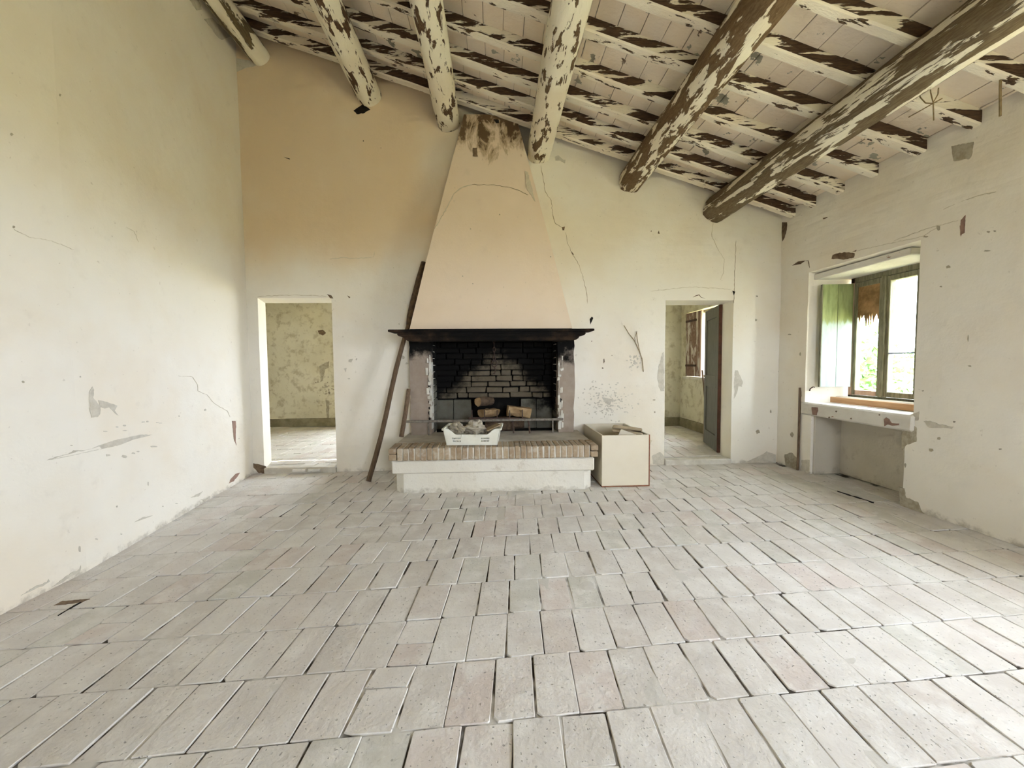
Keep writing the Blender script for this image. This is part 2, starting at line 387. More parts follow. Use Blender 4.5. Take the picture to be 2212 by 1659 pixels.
MB().box(-5.5, 4.0, 5.01, 8.25, 2.9, 3.05, 0).build('ceiling_back', 'plaster_far').__setitem__('kind', 'structure')
MB().box(-.95, 1.0, 4.93, 5.12, 0, 2.9, .01).build('wall_chimney', 'plaster_far').__setitem__('kind', 'structure')
for o in COL.objects:
    if o.name in ('wall_partition', 'wall_side_left', 'wall_side_back', 'ceiling_back', 'wall_chimney') : tag(o, {'wall_partition': 'partition wall between the two rooms behind', 'wall_side_left': 'side wall of the room behind the left doorway', 'wall_side_back': 'wall stub behind the left room corner', 'ceiling_back': 'plain ceiling of the rooms behind', 'wall_chimney': 'back of the chimney breast in the room behind'}[o.name])
simple('skirting', (.30, .265, .17), (.20, .17, .10), 6, .9, .3)
for i, (bx_, lab_) in enumerate((((-5.2, 1.2, 7.825, 7.846, BZ, .21), 'dark painted skirting in the room behind the left doorway'), ((1.36, 3.44, 7.175, 7.192, BZ, .21), 'dark skirting on the far wall behind the right doorway'), ((3.432, 3.45, 5.02, 7.17, BZ, .21), 'dark skirting under the small window behind the right doorway'))):
    tag(MB().box(*bx_, .003).build('baseboard_%d' % (i+1), 'skirting'), lab_, kind='structure')
# ------------------------------------------------------------------ floor
TW, TL, RS, CSH = .161, .295, .055, .062
def tile_variants(n=8):
    out = []
    for q in range(n):
        hw, hl, c = .5, .5, .0
        pts = []
        for (sx, sy) in ((-1, -1), (1, -1), (1, 1), (-1, 1)):
            ca, cb = random.uniform(.01, .05), random.uniform(.006, .025)
            if random.random() < .1: ca, cb = random.uniform(.1, .22), random.uniform(.05, .1)
            jx, jy = random.uniform(-.014, .003), random.uniform(-.008, .002)
            a = Vector((sx*(hw+jx), sy*(hl+jy-cb), 0)); b = Vector((sx*(hw+jx-ca), sy*(hl+jy), 0))
            pts += [a, b] if sx*sy > 0 else [b, a]
        top = [Vector((p.x*.972, p.y*.985, 0)) for p in pts]; mid = [Vector((p.x, p.y, -.0028)) for p in pts]; bot = [Vector((p.x, p.y, -.028)) for p in pts]
        sh = lambda p: (p.x+CSH*p.y*TL/TW, p.y+RS*p.x*TW/TL, p.z)
        vs2 = [sh(p) for p in bot+mid+top]; f = []
        for r in (0, 1):
            for k in range(8): f.append((r*8+k, r*8+(k+1) % 8, r*8+8+(k+1) % 8, r*8+8+k))
        f.append(tuple(range(16, 24)))
        out.append((vs2, f))
    return out
TV = tile_variants()
TME = []
for vs2, f in TV:
    me = bpy.data.meshes.new('tile'); me.from_pydata(vs2, [], f); me.materials.append(M['floor_tile']); me.update(); TME.append(me)
def lay_tiles(floor, inside, v0, rows, u0, u1, z, nparts, seed):
    rng = random.Random(seed); L = []
    for r in rows:
        off = (r % 2)*.5+rng.uniform(-.12, .12)
        u = u0+off*TW
        while u < u1:
            w = TW*rng.uniform(.94, 1.05)
            cu, cv = u+w/2, v0+(r+.5)*TL
            x, y = cu+CSH*cv, cv+RS*cu
            u += w
            if not inside(x, y): continue
            gap = rng.choice((.001, .002, .003, .005, .008, .013)); gl = rng.choice((.001, .002, .003, .007))
            m = Matrix.Translation((x, y, z+rng.uniform(-.003, .003))) @ Matrix.Rotation(rng.uniform(-.022, .022), 4, 'Z') @ Matrix.Rotation(rng.uniform(-.006, .006), 4, 'Y') @ Matrix.Rotation(rng.uniform(-.004, .004), 4, 'X')
            S = (w-gap, TL-gl)
            if rng.random() < .04:   # a tile broken in two
                k = rng.uniform(.35, .65); l2 = S[1]
                for (c, ln) in (((k-1)/2*l2, k*l2-.003), (k/2*l2, (1-k)*l2-.003)):
                    L.append((m @ Matrix.Translation((CSH*c, c, 0)) @ Matrix.Diagonal((S[0], ln, 1, 1)), rng.randrange(8)))
            else: L.append((m @ Matrix.Diagonal((S[0], S[1], 1, 1)), rng.randrange(8)))
    def size(e):
        p = e[0].translation
        a = project(p)
        if a[2] < .15 or not (-60 < a[0] < W+60 and -60 < a[1] < H+90): return 0
        return 1/a[2]**3
    L.sort(key=size, reverse=True)
    vis = [e for e in L if size(e) > 0][:nparts]; rest = L[len(vis):]
    for m, k in vis:
        o = bpy.data.objects.new('tile', TME[k]); COL.objects.link(o); o.parent = floor; o.matrix_basis = m
    if rest:
        mb = MB()
        for m, k in rest: mb.add([m @ Vector(v) for v in TV[k][0]], TV[k][1])
        tag(mb.build('tile_field', 'floor_tile_field', floor), kind='stuff')
def slab(name, x0, x1, y0, y1, z, label):
    return tag(MB().box(x0, x1, y0, y1, z-.25, z, 0).build(name, 'mortar'), label, kind='structure')
def mortar_bed(u, v, s_, uf, vf):
    if s_: return (u, v, -.25)
    z = -.0055+.006*noise.noise(Vector((u*2.1, v*2.1, 3)))+.005*noise.noise(Vector((u*9, v*9, 1)))
    return (u, v, min(z, .0012))
floor = tag(shell('floor', refine([(-2.9, -2.9), (3.98, 3.98)], .035), refine([(YF-.3, YF-.3), (.5, .5), (YB+.02, YB+.02)], .035), mortar_bed, lambda u, v: False, 'mortar'), 'worn terracotta tile floor of the main room', kind='structure')
HEX = (-.90, .90)
def in_main(x, y):
    if y > YB+.02 or y < YF or x < XL(min(y, YB))-.10: return False
    if -.85 < x < .85 and y > 3.98: return False
    if x > XR+.02: return 3.2 < y < 4.05 and x < 3.75
    return True
lay_tiles(floor, in_main, 1.308-3*TL, range(-10, 16), -3.4, 3.9, 0., 300, 5)
floor_b = slab('floor', -5.4, 3.98, YB+.021, 8.2, BZ-.008, 'tiled floor of the rooms behind the doorways')
lay_tiles(floor_b, lambda x, y: YB+.08 < y < 7.85 and -5.2 < x < 3.4 and not (-1.9 < x < 1.4) and (y > 5.0 or DL[0] < x < DL[1] or DR[0] < x < DR[1]), 4.4, range(0, 15), -6.2, 3.6, BZ, 200, 6)
for i, (a, b) in enumerate(((DL[0], DL[1]), (DR[0], DR[1]))):
    mb = MB().box(a+.005, b-.005, YB-.03, YB+.085, -.02, BZ+.012, .012, .004)
    tag(mb.build('trim_%d' % (i+1), 'threshold_stone'), ('pale raised threshold step of the left doorway', 'worn threshold step of the right doorway')[i], kind='structure')
# ------------------------------------------------------------------ ceiling
def RT(x, y, h): return Vector((x, y, RZ(x)+h))     # h is vertical height above the rafter underside
def sloped_box(mb, x0, x1, y0, y1, h0, h1, j=0., seg=1):
    vs_, fs = [], []
    for i in range(seg+1):
        x = x0+(x1-x0)*i/seg
        for (yy, hh) in ((y0, h0), (y1, h0), (y1, h1), (y0, h1)):
            p = RT(x, yy, hh)
            if j: p += Vector((0, random.uniform(-j, j), random.uniform(-j, j)))
            vs_.append(p)
    for i in range(seg):
        for k in range(4): fs.append((i*4+k, i*4+(k+1) % 4, i*4+4+(k+1) % 4, i*4+4+k))
    fs += [(3, 2, 1, 0), tuple(seg*4+k for k in range(4))]
    mb.add(vs_, fs); return mb
mb = MB(); sloped_box(mb, -3.2, 4.1, YF-.35, 5.05, DECK+.03, DECK+.16)
ceiling = tag(mb.build('ceiling', 'plain_brick'), 'sloping ceiling of whitewashed brick tiles on peeling rafters', kind='structure')
RY = [4.455, 4.16, 3.83, 3.48, 3.10, 2.74, 2.40, 2.03, 1.67, 1.31, .95, .59, .23, -.13, -.49, -.85, -1.21, -1.57, -1.93, -2.29]
for k, y in enumerate(RY):
    hw = .041+random.uniform(-.006, .007)
    V_, F_, MI = [], [], []
    seg = 40; x0, x1 = -2.95, 3.5
    bow = random.uniform(-.015, .015)
    for i in range(seg+1):
        x = x0+(x1-x0)*i/seg
        jit = .004*noise.noise(Vector((x*3, k*7, 0))); jz = .006*noise.noise(Vector((x*3, k*7, 5)))
        b2 = bow*math.sin(math.pi*i/seg)
        for (dy, h) in ((-hw, .012), (-hw*.75, 0), (hw*.75, 0), (hw, .012), (hw, DECK+.012), (-hw, DECK+.012)):
            V_.append(RT(x, y+dy+jit+b2, h+(jz if h < .05 else 0)))
    for i in range(seg):
        for q in range(6):
            F_.append((i*6+q, i*6+(q+1) % 6, i*6+6+(q+1) % 6, i*6+6+q)); MI.append(0 if q in (0, 1, 2) else 1)
    link('rafter', V_, F_, ['rafter_under', 'rafter_side'], ceiling, False, MI)
# ceiling tiles lie on the rafters
ctme = []
for q in range(5):
    mb = MB().box(-.5, .5, -.5, .5, 0, 1, 0, 0)
    ctme.append(mb)
CT = []
rr = random.Random(11)
edges = [YB+.02]+RY+[YF]
bm_ = bmesh.new(); bmesh.ops.create_cube(bm_, size=1)
me_ct = bpy.data.meshes.new('ceiling_tile'); bm_.to_mesh(me_ct); bm_.free(); me_ct.materials.append(M['ceiling_tile'])
for a, b in zip(edges, edges[1:]):
    x = -2.95+rr.uniform(0, .1)
    while x < 3.5:
        w = .165*rr.uniform(.96, 1.05)
        cy = (a+b)/2; l = (a-b)-.006
        c = RT(x+w/2, cy, DECK+.014+rr.uniform(-.004, .004))
        m = Matrix.Translation(c) @ Matrix.Rotation(-SLOPE, 4, 'Y') @ Matrix.Rotation(rr.uniform(-.012, .012), 4, 'X') @ Matrix.Rotation(rr.uniform(-.012, .012), 4, 'Y') @ Matrix.Diagonal((w/math.cos(SLOPE)-.005, l, .026, 1))
        CT.append(m); x += w
def csz(m):
    a = project(m.translation)
    return 1/a[2] if a[2] > .2 and -40 < a[0] < W+40 and -60 < a[1] < H else 0
CT.sort(key=csz, reverse=True)
nvis = min(300, sum(1 for m in CT if csz(m) > 0))
for m in CT[:nvis]:
    o = bpy.data.objects.new('ceiling_tile', me_ct); COL.objects.link(o); o.parent = ceiling; o.matrix_basis = m
mb = MB(); cv = [v.co.copy() for v in me_ct.vertices]; cf = [tuple(p.vertices) for p in me_ct.polygons]
for m in CT[nvis:]: mb.add([m @ v for v in cv], cf)
tag(mb.build('ceiling_tile_field', 'ceiling_tile', ceiling), kind='stuff')
# log beams
BEAMS = [(-2.50, 4.59, .105, 'narrow peeling white log beam beside the left wall'), (-1.335, 4.20, .125, 'thick flaking white log beam, second from the left wall'),
         (-.47, 3.945, .125, 'whitewashed log beam just left of the chimney hood top'), (.545, 3.62, .13, 'whitewashed log beam just right of the chimney hood top'),
         (1.60, 3.31, .128, 'log beam with mostly bare brown wood, second from the window wall'), (2.60, 2.99, .135, 'long log beam nearest the window wall, brown flank and white belly')]
for i, (x, z, r, lab) in enumerate(BEAMS):
    n, seg = 18, 60; V_, F_ = [], []
    y0, y1 = YF-.02, YB+.10
    for s in range(seg+1):
        y = y0+(y1-y0)*s/seg
        cx = x+.02*noise.noise(Vector((y*.5, i*5, 0)))*(1-.8*(s/seg)); cz = z+.015*noise.noise(Vector((y*.5, i*5, 8)))*(1-.8*(s/seg))
        for k in range(n):
            a = 2*math.pi*k/n
            rad = r*(1.06+.08*noise.noise(Vector((math.cos(a)*1.6+i*3, math.sin(a)*1.6, y*.9)))+.035*noise.noise(Vector((math.cos(a)*4, math.sin(a)*4+i, y*4))))
            rad *= (1+.05*math.cos(4*a+i))
            if s == seg: rad *= .8
            V_.append((cx+rad*math.cos(a), y, cz+rad*math.sin(a)))
    for s in range(seg):
        for k in range(n): F_.append((s*n+k, s*n+n+k, s*n+n+(k+1) % n, s*n+(k+1) % n))
    F_ += [tuple(range(n)), tuple(range(seg*n, seg*n+n))[::-1]]
    tag(link('ceiling_beam', V_, F_, 'beam_paint_%d' % i, None, True), lab, 'beam', 'log beams under the ceiling')
# ------------------------------------------------------------------ fireplace
fp = empty('fireplace', (0, 4.2, 0), label='large plastered fireplace with tapering hood, sooty firebox and raised brick hearth', cat='fireplace')
# hood (hollow)
HB = [(1.585, -.845, .825, 4.12), (2.3, -.68, .665, 4.22), (3.1, -.487, .478, 4.345), (3.80, -.315, .312, 4.46), (3.93, -.285, .285, 4.475)]
rings = []
for (z, a, b, y) in HB: rings.append([Vector((a, YB-.0, z)), Vector((a, y, z)), Vector((b, y, z)), Vector((b, YB-.0, z))])
mb = MB(); t_ = .05
rows = []
for (z, a, b, y) in HB:
    k = 14; row = []
    for i in range(4): row.append(Vector((a, YB+.01-(YB+.01-y)*i/4, z)))
    for i in range(k+1):
        x = a+(b-a)*i/k; row.append(Vector((x, y-.006*math.sin(math.pi*i/k), z)))
    for i in range(1, 5): row.append(Vector((b, y+(YB+.01-y)*i/4, z)))
    rows.append(row)
fine = []
for (r0, r1) in zip(rows, rows[1:]):
    for q in range(6): fine.append([p.lerp(s, q/6) for p, s in zip(r0, r1)])
fine.append(rows[-1]); nn = len(fine[0])
for r in fine:
    for p in r[3:-3]: p.y -= wn(p.x*1.5, p.z*1.5, 4.)
V_ = [p for r in fine for p in r]; F_ = []
for i in range(len(fine)-1):
    for k in range(nn-1): F_.append((i*nn+k, i*nn+k+1, i*nn+nn+k+1, i*nn+nn+k))
# inner skin and bottom rim
base = len(V_)
for r in fine:
    cx = (r[0].x+r[-1].x)/2
    for p in r:
        q = p.copy(); q.x = cx+(q.x-cx)*(1-t_/max(abs(r[0].x-cx), .1)); q.y = min(YB+.01, q.y+t_) if p.y < YB-.02 else p.y; V_.append(q)
MI = [0]*len(F_)
for i in range(len(fine)-1):
    for k in range(nn-1): F_.append((base+i*nn+k, base+i*nn+nn+k, base+i*nn+nn+k+1, base+i*nn+k+1)); MI.append(1)
for k in range(nn-1): F_.append((k, base+k, base+k+1, k+1)); MI.append(1)
tl = (len(fine)-1)*nn
for k in range(nn-1): F_.append((tl+k, tl+k+1, base+tl+k+1, base+tl+k)); MI.append(0)
link('hood', V_, F_, ['hood_plaster', 'firebox_liner'], fp, False, MI)
# moulded mantel
prof = [(1.462, .0, .0), (1.466, .025, .02), (1.482, .05, .03), (1.497, .055, .035), (1.503, .07, .045), (1.512, .105, .06), (1.527, .118, .065), (1.536, .112, .062), (1.546, .118, .065), (1.549, .185, .095), (1.553, .197, .10), (1.570, .197, .10), (1.574, .19, .095)]
rings = []
for z, ox, oy in prof: rings.append([Vector((-.84-ox, 4.12-oy, z)), Vector((.835+ox, 4.12-oy, z)), Vector((.835+ox, 4.23, z)), Vector((-.84-ox, 4.23, z))])
mn = MB().loft(rings).build('mantel', 'mantel_wood', fp)
for s, xx in ((-1, -.76), (1, .76)):
    mb = MB().box(xx-.06, xx+.06, 4.22, YB, 1.47, 1.56, .008); mb.build('bracket', 'mantel_wood', fp)
# pillars
HZ = .44
for (a, b, nm) in ((-.925, -.69, 'L'), (.735, .92, 'R')):
    mb = MB(); n = 16; rg = []
    for i in range(n+1):
        z = HZ-.01+(1.57-HZ)*i/n; j = lambda: random.uniform(-.006, .006)
        rg.append([Vector((a+j(), 4.475+j(), z)), Vector((b+j()*1.6, 4.475+j(), z)), Vector((b+j(), YB+.02, z)), Vector((a+j(), YB+.02, z))])
    pil = mb.loft(rg).build('pillar', 'pillar_stone', fp)
    # white flaking edge and the open holes of the hollow bricks
    ex = b-.004 if nm == 'L' else a+.004
    for k in range(9):
        z0 = .62+k*.062
        if nm == 'L' or k in (0, 2, 3, 5):
            zc = z0+random.uniform(-.012, .012); rad = random.uniform(.010, .017); s = -1 if nm == 'L' else 1
            ring = [(ex+s*.022+rad*math.cos(q*math.pi/4)*.9, 4.466, zc+rad*1.3*math.sin(q*math.pi/4)) for q in range(8)]
            ring2 = [(x_, 4.49, z_) for x_, y_, z_ in ring]
            MB().loft([ring, ring2]).build('brick_hole', 'hole_dark', pil)
    flake = MB()
    for k in range(26):
        zc = random.uniform(.52, 1.3); s = -1 if nm == 'L' else 1
        xx = ex+s*random.uniform(-.002, .05)**1; w_, h_ = random.uniform(.006, .018), random.uniform(.012, .045)
        if zc > 1.2: w_ *= .5
        flake.box(xx-w_, xx+w_, 4.463, 4.472, zc-h_, zc+h_, .003, .004)
    flake.build('plaster_flakes', 'threshold_stone', pil)['kind'] = 'stuff'
    MB().box(min(ex, ex+.012 if nm == 'R' else ex), max(ex+.001, ex+.008), 4.47, 4.60, .5, 1.25, .002).build('plaster_edge', 'threshold_stone', pil)
# firebox: liner and individual bricks
YK = 4.90
mb = MB()
mb.add([(FB[0]-.01, YB-.0, 0), (FB[0]-.01, YK, 0), (FB[0]-.01, YK, 2.1), (FB[0]-.01, YB, 2.1), (FB[1]+.01, YB, 0), (FB[1]+.01, YK, 0), (FB[1]+.01, YK, 2.1), (FB[1]+.01, YB, 2.1)],
       [(0, 1, 2, 3), (4, 7, 6, 5), (1, 5, 6, 2), (3, 2, 6, 7)])
liner = mb.build('firebox', 'firebox_liner', fp)
for (a, b) in ((-.69, -.49), (-.485, -.27), (.335, .52), (.525, .72)):
    MB().box(a, b, YK-.085, YK-.004, HZ, .795, .006, .003).build('block', 'firebox_block', liner)
MB().box(-.25, .32, YK-.02, YK-.002, HZ, .795, .004).build('block', 'firebox_liner', liner)
z = .815; r = 0
while z < 1.62:
    x = FB[0]+.0-(.13 if r % 2 else 0)
    while x < FB[1]:
        L_ = random.choice((.13, .2, .24, .27, .3)); a, b = max(x, FB[0]), min(x+L_-.012, FB[1])
        if b-a > .04:
            d = random.uniform(0, .012)
            MB().box(a, b, YK-.06-d, YK-.004, z+random.uniform(-.004, .004), z+.060+random.uniform(-.006, .004), .008, .006).build('brick', 'firebox_brick', liner)
        x += L_
    z += .068; r += 1
# side bricks of the firebox (sooted)
for sx, xx in ((1, FB[0]), (-1, FB[1]-.02)):
    for r in range(15):
        zz = HZ+r*.078
        for q in range(2):
            y0 = YB+.01+q*.14-(.05 if r % 2 else 0)
            MB().box(xx, xx+.02, max(y0, YB-.02), y0+.13, zz, zz+.068, .004, .003).build('brick', 'firebox_block', liner)
# raised hearth
pl = MB(); ch = .09
def oct_ring(x0, x1, y0, z, c): return [Vector((x0, YB, z)), Vector((x0, y0+c, z)), Vector((x0+c, y0, z)), Vector((x1-c, y0, z)), Vector((x1, y0+c, z)), Vector((x1, YB, z))]
pl.loft([oct_ring(-.945, .955, 3.775, -.03, .085), oct_ring(-.945, .955, 3.772, .195, .085)])
pl.build('hearth_plinth', 'plinth', fp)
MB().box(-.962, .968, 3.75, YB-.001, .19, .322, .012, .004).build('hearth_lip', 'plinth', fp)
ht = MB().box(-.975, .985, 3.99, YB-.001, .315, HZ, .006).build('hearth_top', 'concrete_top', fp)
nb = 33; x0, x1 = -.905, .915
for i in range(nb):
    a = x0+(x1-x0)*i/nb; b = a+(x1-x0)/nb-.006-random.uniform(0, .004)
    dz = random.uniform(-.004, .004); dy = random.uniform(-.006, .006)
    MB().box(a, b, 3.722+dy, 3.99, .325, HZ+.004+dz, .006, .002).build('brick', 'hearth_brick', ht)
for (a, b) in ((-.985, -.911), (.92, .995)): 
    MB().box(a, b, 3.72, 3.985, .327, .384, .008, .003).build('brick', 'hearth_brick', ht)
    MB().box(a, b, 3.72, 3.985, .390, HZ+.003, .008, .003).build('brick', 'hearth_brick', ht)
MB().box(x0, x1, 3.729, 3.99, .33, HZ-.003, .0).build('mortar_bed', 'threshold_stone', ht)
# ------------------------------------------------------------------ things at the fireplace
# crate
cx0, cx1, cy0, cy1, cz = -.455, .055, 3.80, 4.12, HZ+.006
crate = empty('plastic_crate', ((cx0+cx1)/2, (cy0+cy1)/2, cz), label='shallow white plastic crate of crumpled paper on the hearth', cat='crate')
Wc, Dc, Hc = .245, .155, .165
def crate_side(length, notch, slots, mirror=1):
    hl = length/2
    ub = [-hl, -hl*.80, -hl*.55, hl*.55, hl*.80, hl]
    sl = []
    if slots:
        for g0, g1 in ((-.72, -.40), (.36, .68)):
            for k in range(6):
                a = hl*(g0+(g1-g0)*k/6); sl.append((a, a+hl*.026))
    uu = sorted(set(ub+[q for s in sl for q in s])); zz = [0, .032, .048, .06, .076, .115, Hc]
    def hole(u, v):
        if slots and (.032 < v < .048 or .06 < v < .076) and any(a < u < b for a, b in sl): return True
        return False
    return uu, zz, hole
def crate_panel(name, length, notch, slots, place):
    uu, zz, hole = crate_side(length, notch, slots); hl = length/2
    def P(u, v, s, uf, vf):
        top = Hc
        if notch:
            k = abs(u)/hl
            top = .105 if k < .58 else (.105+(Hc-.105)*min(1, (k-.58)/.24))
        z = v if v <= .08 else .08+(v-.08)/(Hc-.08)*(top-.08)
        fl = .028*z/Hc
        return place(u*(1+fl/hl*1.0), z, (fl if s == 0 else fl-.006))
    return shell(name, [(u, u) for u in uu], [(z, z) for z in zz], P, hole, 'crate_plastic', crate)
cc = Vector(((cx0+cx1)/2, (cy0+cy1)/2, cz))
RC = Matrix.Rotation(-.07, 4, 'Z')
def pl_front(u, z, o): return cc+RC @ Vector((u, -Dc-o, z))
def pl_back(u, z, o): return cc+RC @ Vector((u, Dc+o, z))
def pl_l(u, z, o): return cc+RC @ Vector((-Wc-o, u, z))
def pl_r(u, z, o): return cc+RC @ Vector((Wc+o, u, z))
crate_panel('front_panel', Wc*2, True, True, pl_front); crate_panel('back_panel', Wc*2, True, True, pl_back)
crate_panel('side_panel', Dc*2, False, False, pl_l); crate_panel('side_panel', Dc*2, False, False, pl_r)
mb = MB().box(-Wc, Wc, -Dc, Dc, 0, .006, .001); mb.xf(Matrix.Translation(cc) @ RC); mb.build('bottom', 'crate_plastic', crate)
for s in (-1, 1):
    mb = MB().box(s*(Wc+.034)-.008, s*(Wc+.034)+.008, -Dc-.02, Dc+.02, Hc-.02, Hc, .003); mb.xf(Matrix.Translation(cc) @ RC); mb.build('rim', 'crate_plastic', crate)
for s in (-.33, .2):
    mb = MB().box(s*Wc-.02, s*Wc-.008, -Dc-.026, -Dc-.014, .085, .102, .002); mb.xf(Matrix.Translation(cc) @ RC); mb.build('clip', 'crate_plastic', crate)
def crumple(name, c, sx, sy, sz, seed, mat, rot=0, label=None, cat=None, parent=None, amp=.55):
    n = 22; V_ = []; F_ = []
    for i in range(n+1):
        for k in range(n):
            th = math.pi*i/n; ph = 2*math.pi*k/n
            d = Vector((math.sin(th)*math.cos(ph), math.sin(th)*math.sin(ph), math.cos(th)))
            r = 1+amp*(abs(noise.noise(d*1.7+Vector((seed, 0, 0))))*1.4-.35)+amp*.45*(abs(noise.noise(d*4.5+Vector((0, seed, 0))))-.2)
            p = Vector((d.x*sx, d.y*sy, d.z*sz))*r; p.z = max(p.z, -sz*.72)
            V_.append(Matrix.Rotation(rot, 4, 'Z') @ p + Vector(c))
    for i in range(n):
        for k in range(n): F_.append((i*n+k, i*n+n+k, i*n+n+(k+1) % n, i*n+(k+1) % n))
    o = link(name, V_, F_, mat, parent)
    return tag(o, label, cat)
b0 = cc
crumple('paper_sack', b0+Vector((.02, .02, .135)), .10, .10, .075, 3.1, 'paper_sack', .2, 'large crumpled brown paper sack in the middle of the white crate', 'sack')
crumple('paper_sack', b0+Vector((-.165, .0, .135)), .05, .10, .065, 8.4, 'paper_sack', .9, 'crumpled paper sack at the left end of the white crate', 'sack')
mb = MB().box(-.07, .07, -.10, .10, -.004, .004, .001); mb.xf(Matrix.Translation(b0+Vector((.19, -.01, .150))) @ Matrix.Rotation(-.38, 4, 'Y') @ Matrix.Rotation(.15, 4, 'Z'))
tag(mb.build('cardboard_sheet', 'card'), 'flat cardboard sheet leaning at the right end of the crate', 'cardboard')
# iron bar on two feet
zb = .60
bar = empty('fire_bar', (0, 4.40, HZ), label='long pale iron bar on short feet across the firebox front', cat='fire bar')
MB().box(-.965, .78, 4.395, 4.412, zb-.014, zb+.012, .003).build('bar', 'pale_iron', bar)
for x in (-.72, .66): MB().box(x-.008, x+.008, 4.396, 4.411, HZ+.004, zb-.012, .002).build('foot', 'pale_iron', bar)
# andiron with prongs
gr = empty('andiron', (.2, 4.5, HZ), label='rusty iron andiron with five upright prongs before the logs', cat='andiron')
A, B = Vector((-.28, 4.485, .615)), Vector((.385, 4.455, .60))
MB().tube([A, B], .013, 6).build('bar', 'iron', gr)
for i, px in enumerate((1018, 1048, 1078, 1103, 1129)):
    f_ = .055+.213*i; p = A.lerp(B, f_)
    MB().tube([p+Vector((0, 0, -.01)), p+Vector((0, 0, .095+.01*(i == 4)))], [.008, .006], 6).build('prong', 'iron', gr)
MB().tube([B, B+Vector((.01, -.015, -.05)), Vector((B.x+.02, B.y-.02, HZ+.002))], [.011, .010, .010], 6).build('leg', 'iron', gr)
MB().tube([A, Vector((A.x, A.y+.02, HZ+.002))], .010, 6).build('leg', 'iron', gr)
p = A.lerp(B, .74); MB().tube([p, Vector((p.x+.01, p.y-.01, HZ+.04)), Vector((p.x+.012, p.y-.012, HZ+.002))], .007, 6).build('leg', 'iron', gr)
# chain
chn = empty('pot_chain', (.015, 4.78, 1.2), label='black iron pot chain hanging in the firebox', cat='chain')
def ringlink(c, r, h, rot, rad=.005):
    pts = [c+Matrix.Rotation(rot, 4, 'Z') @ Vector((r*math.cos(a), 0, h*math.sin(a))) for a in [2*math.pi*k/12 for k in range(13)]]
    return MB().tube(pts, rad, 5, 0, False)
zz = 1.72
for k in range(9):
    ringlink(Vector((.015, 4.78, zz)), .013, .034, (k % 2)*math.pi/2).build('chain_link', 'iron', chn); zz -= .054
ringlink(Vector((.015, 4.78, zz-.005)), .03, .042, 0, .007).build('ring', 'iron', chn)
MB().tube([(.015, 4.78, zz-.045), (.03, 4.78, zz-.08), (.018, 4.78, zz-.13), (.0, 4.78, zz-.12)], .007, 6).build('hook', 'iron', chn)
# logs
def log(a, b, r, label, seed, flat=False, ends='cut_wood'):
    a, b = Vector(a), Vector(b); d = (b-a); L_ = d.length; n, seg = 12, 7
    q = d.to_track_quat('Z', 'Y').to_matrix().to_4x4(); rg = []
    for i in range(seg+1):
        ring = []
        for k in range(n):
            an = 2*math.pi*k/n
            rr_ = r*(1+.22*noise.noise(Vector((math.cos(an)*1.3+seed, math.sin(an)*1.3, i*.35)))+.08*noise.noise(Vector((math.cos(an)*4+seed, math.sin(an)*4, i))))
            x_, y_ = rr_*math.cos(an), rr_*math.sin(an)
            if flat and y_ > r*.25: y_ = r*.25+random.uniform(-.004, .004)
            ring.append(q @ Vector((x_, y_, L_*i/seg)) + a)
        rg.append(ring)
    o = empty('log', (a+b)/2, label=label, cat='log', group='logs in the firebox')
    mb = MB().loft(rg, False); mb.build('bark', 'bark' if not flat else 'cut_wood', o)
    for ring in (rg[0], rg[-1]):
        c = sum(ring, Vector())/n
        MB().add(ring+[c], [(k, (k+1) % n, n) for k in range(n)]).build('cut_end', ends, o)
log((-.05, 4.735, .520), (.36, 4.745, .520), .072, 'thick dark log at the bottom back of the woodpile', 11.)
log((-.10, 4.582, .505), (.24, 4.590, .505), .058, 'short bark-covered log at the bottom front of the woodpile', 7.)
log((-.14, 4.62, .672), (.03, 4.76, .672), .074, 'dark split log in the middle of the woodpile', 2., True)
log((.165, 4.60, .715), (.43, 4.62, .680), .092, 'thick curved pale split log resting at the right', 5.3, True)
log((-.178, 4.58, .790), (-.03, 4.77, .785), .052, 'round log with a pale sawn end facing the room', 1.)
log((-.56, 4.70, .474), (-.14, 4.71, .474), .030, 'thin reddish brown branch lying to the left', 9.)
# long brush pole leaning on the wall
P0, P1 = Vector((-1.322, 4.20, .005)), Vector((-.752, 4.545, 2.36))
pole = empty('brush_pole', P0, label='long wooden pole with a thick dark brush end leaning left of the hood', cat='pole')
pts = [P0.lerp(P1, q/10)+Vector((.012*math.sin(q*.9), 0, 0)) for q in range(8)]
MB().tube(pts, [.026, .027, .026, .026, .025, .025, .024, .023], 10, .04).build('shaft', 'pole_wood', pole)
MB().tube([pts[-1], P0.lerp(P1, .74), P0.lerp(P1, .80), P0.lerp(P1, .92), P1], [.023, .038, .046, .044, .034], 10, .08).build('brush_head', 'bark', pole)
S0, S1 = Vector((-1.0, 4.33, HZ+.004)), Vector((-.935, 4.452, .955))
tag(MB().tube([S0, S0.lerp(S1, .5)+Vector((.004, 0, 0)), S1], [.026, .024, .022], 8, .06).build('short_stick', 'stick_wood'), 'short dark stick leaning against the left fireplace pillar', 'stick')
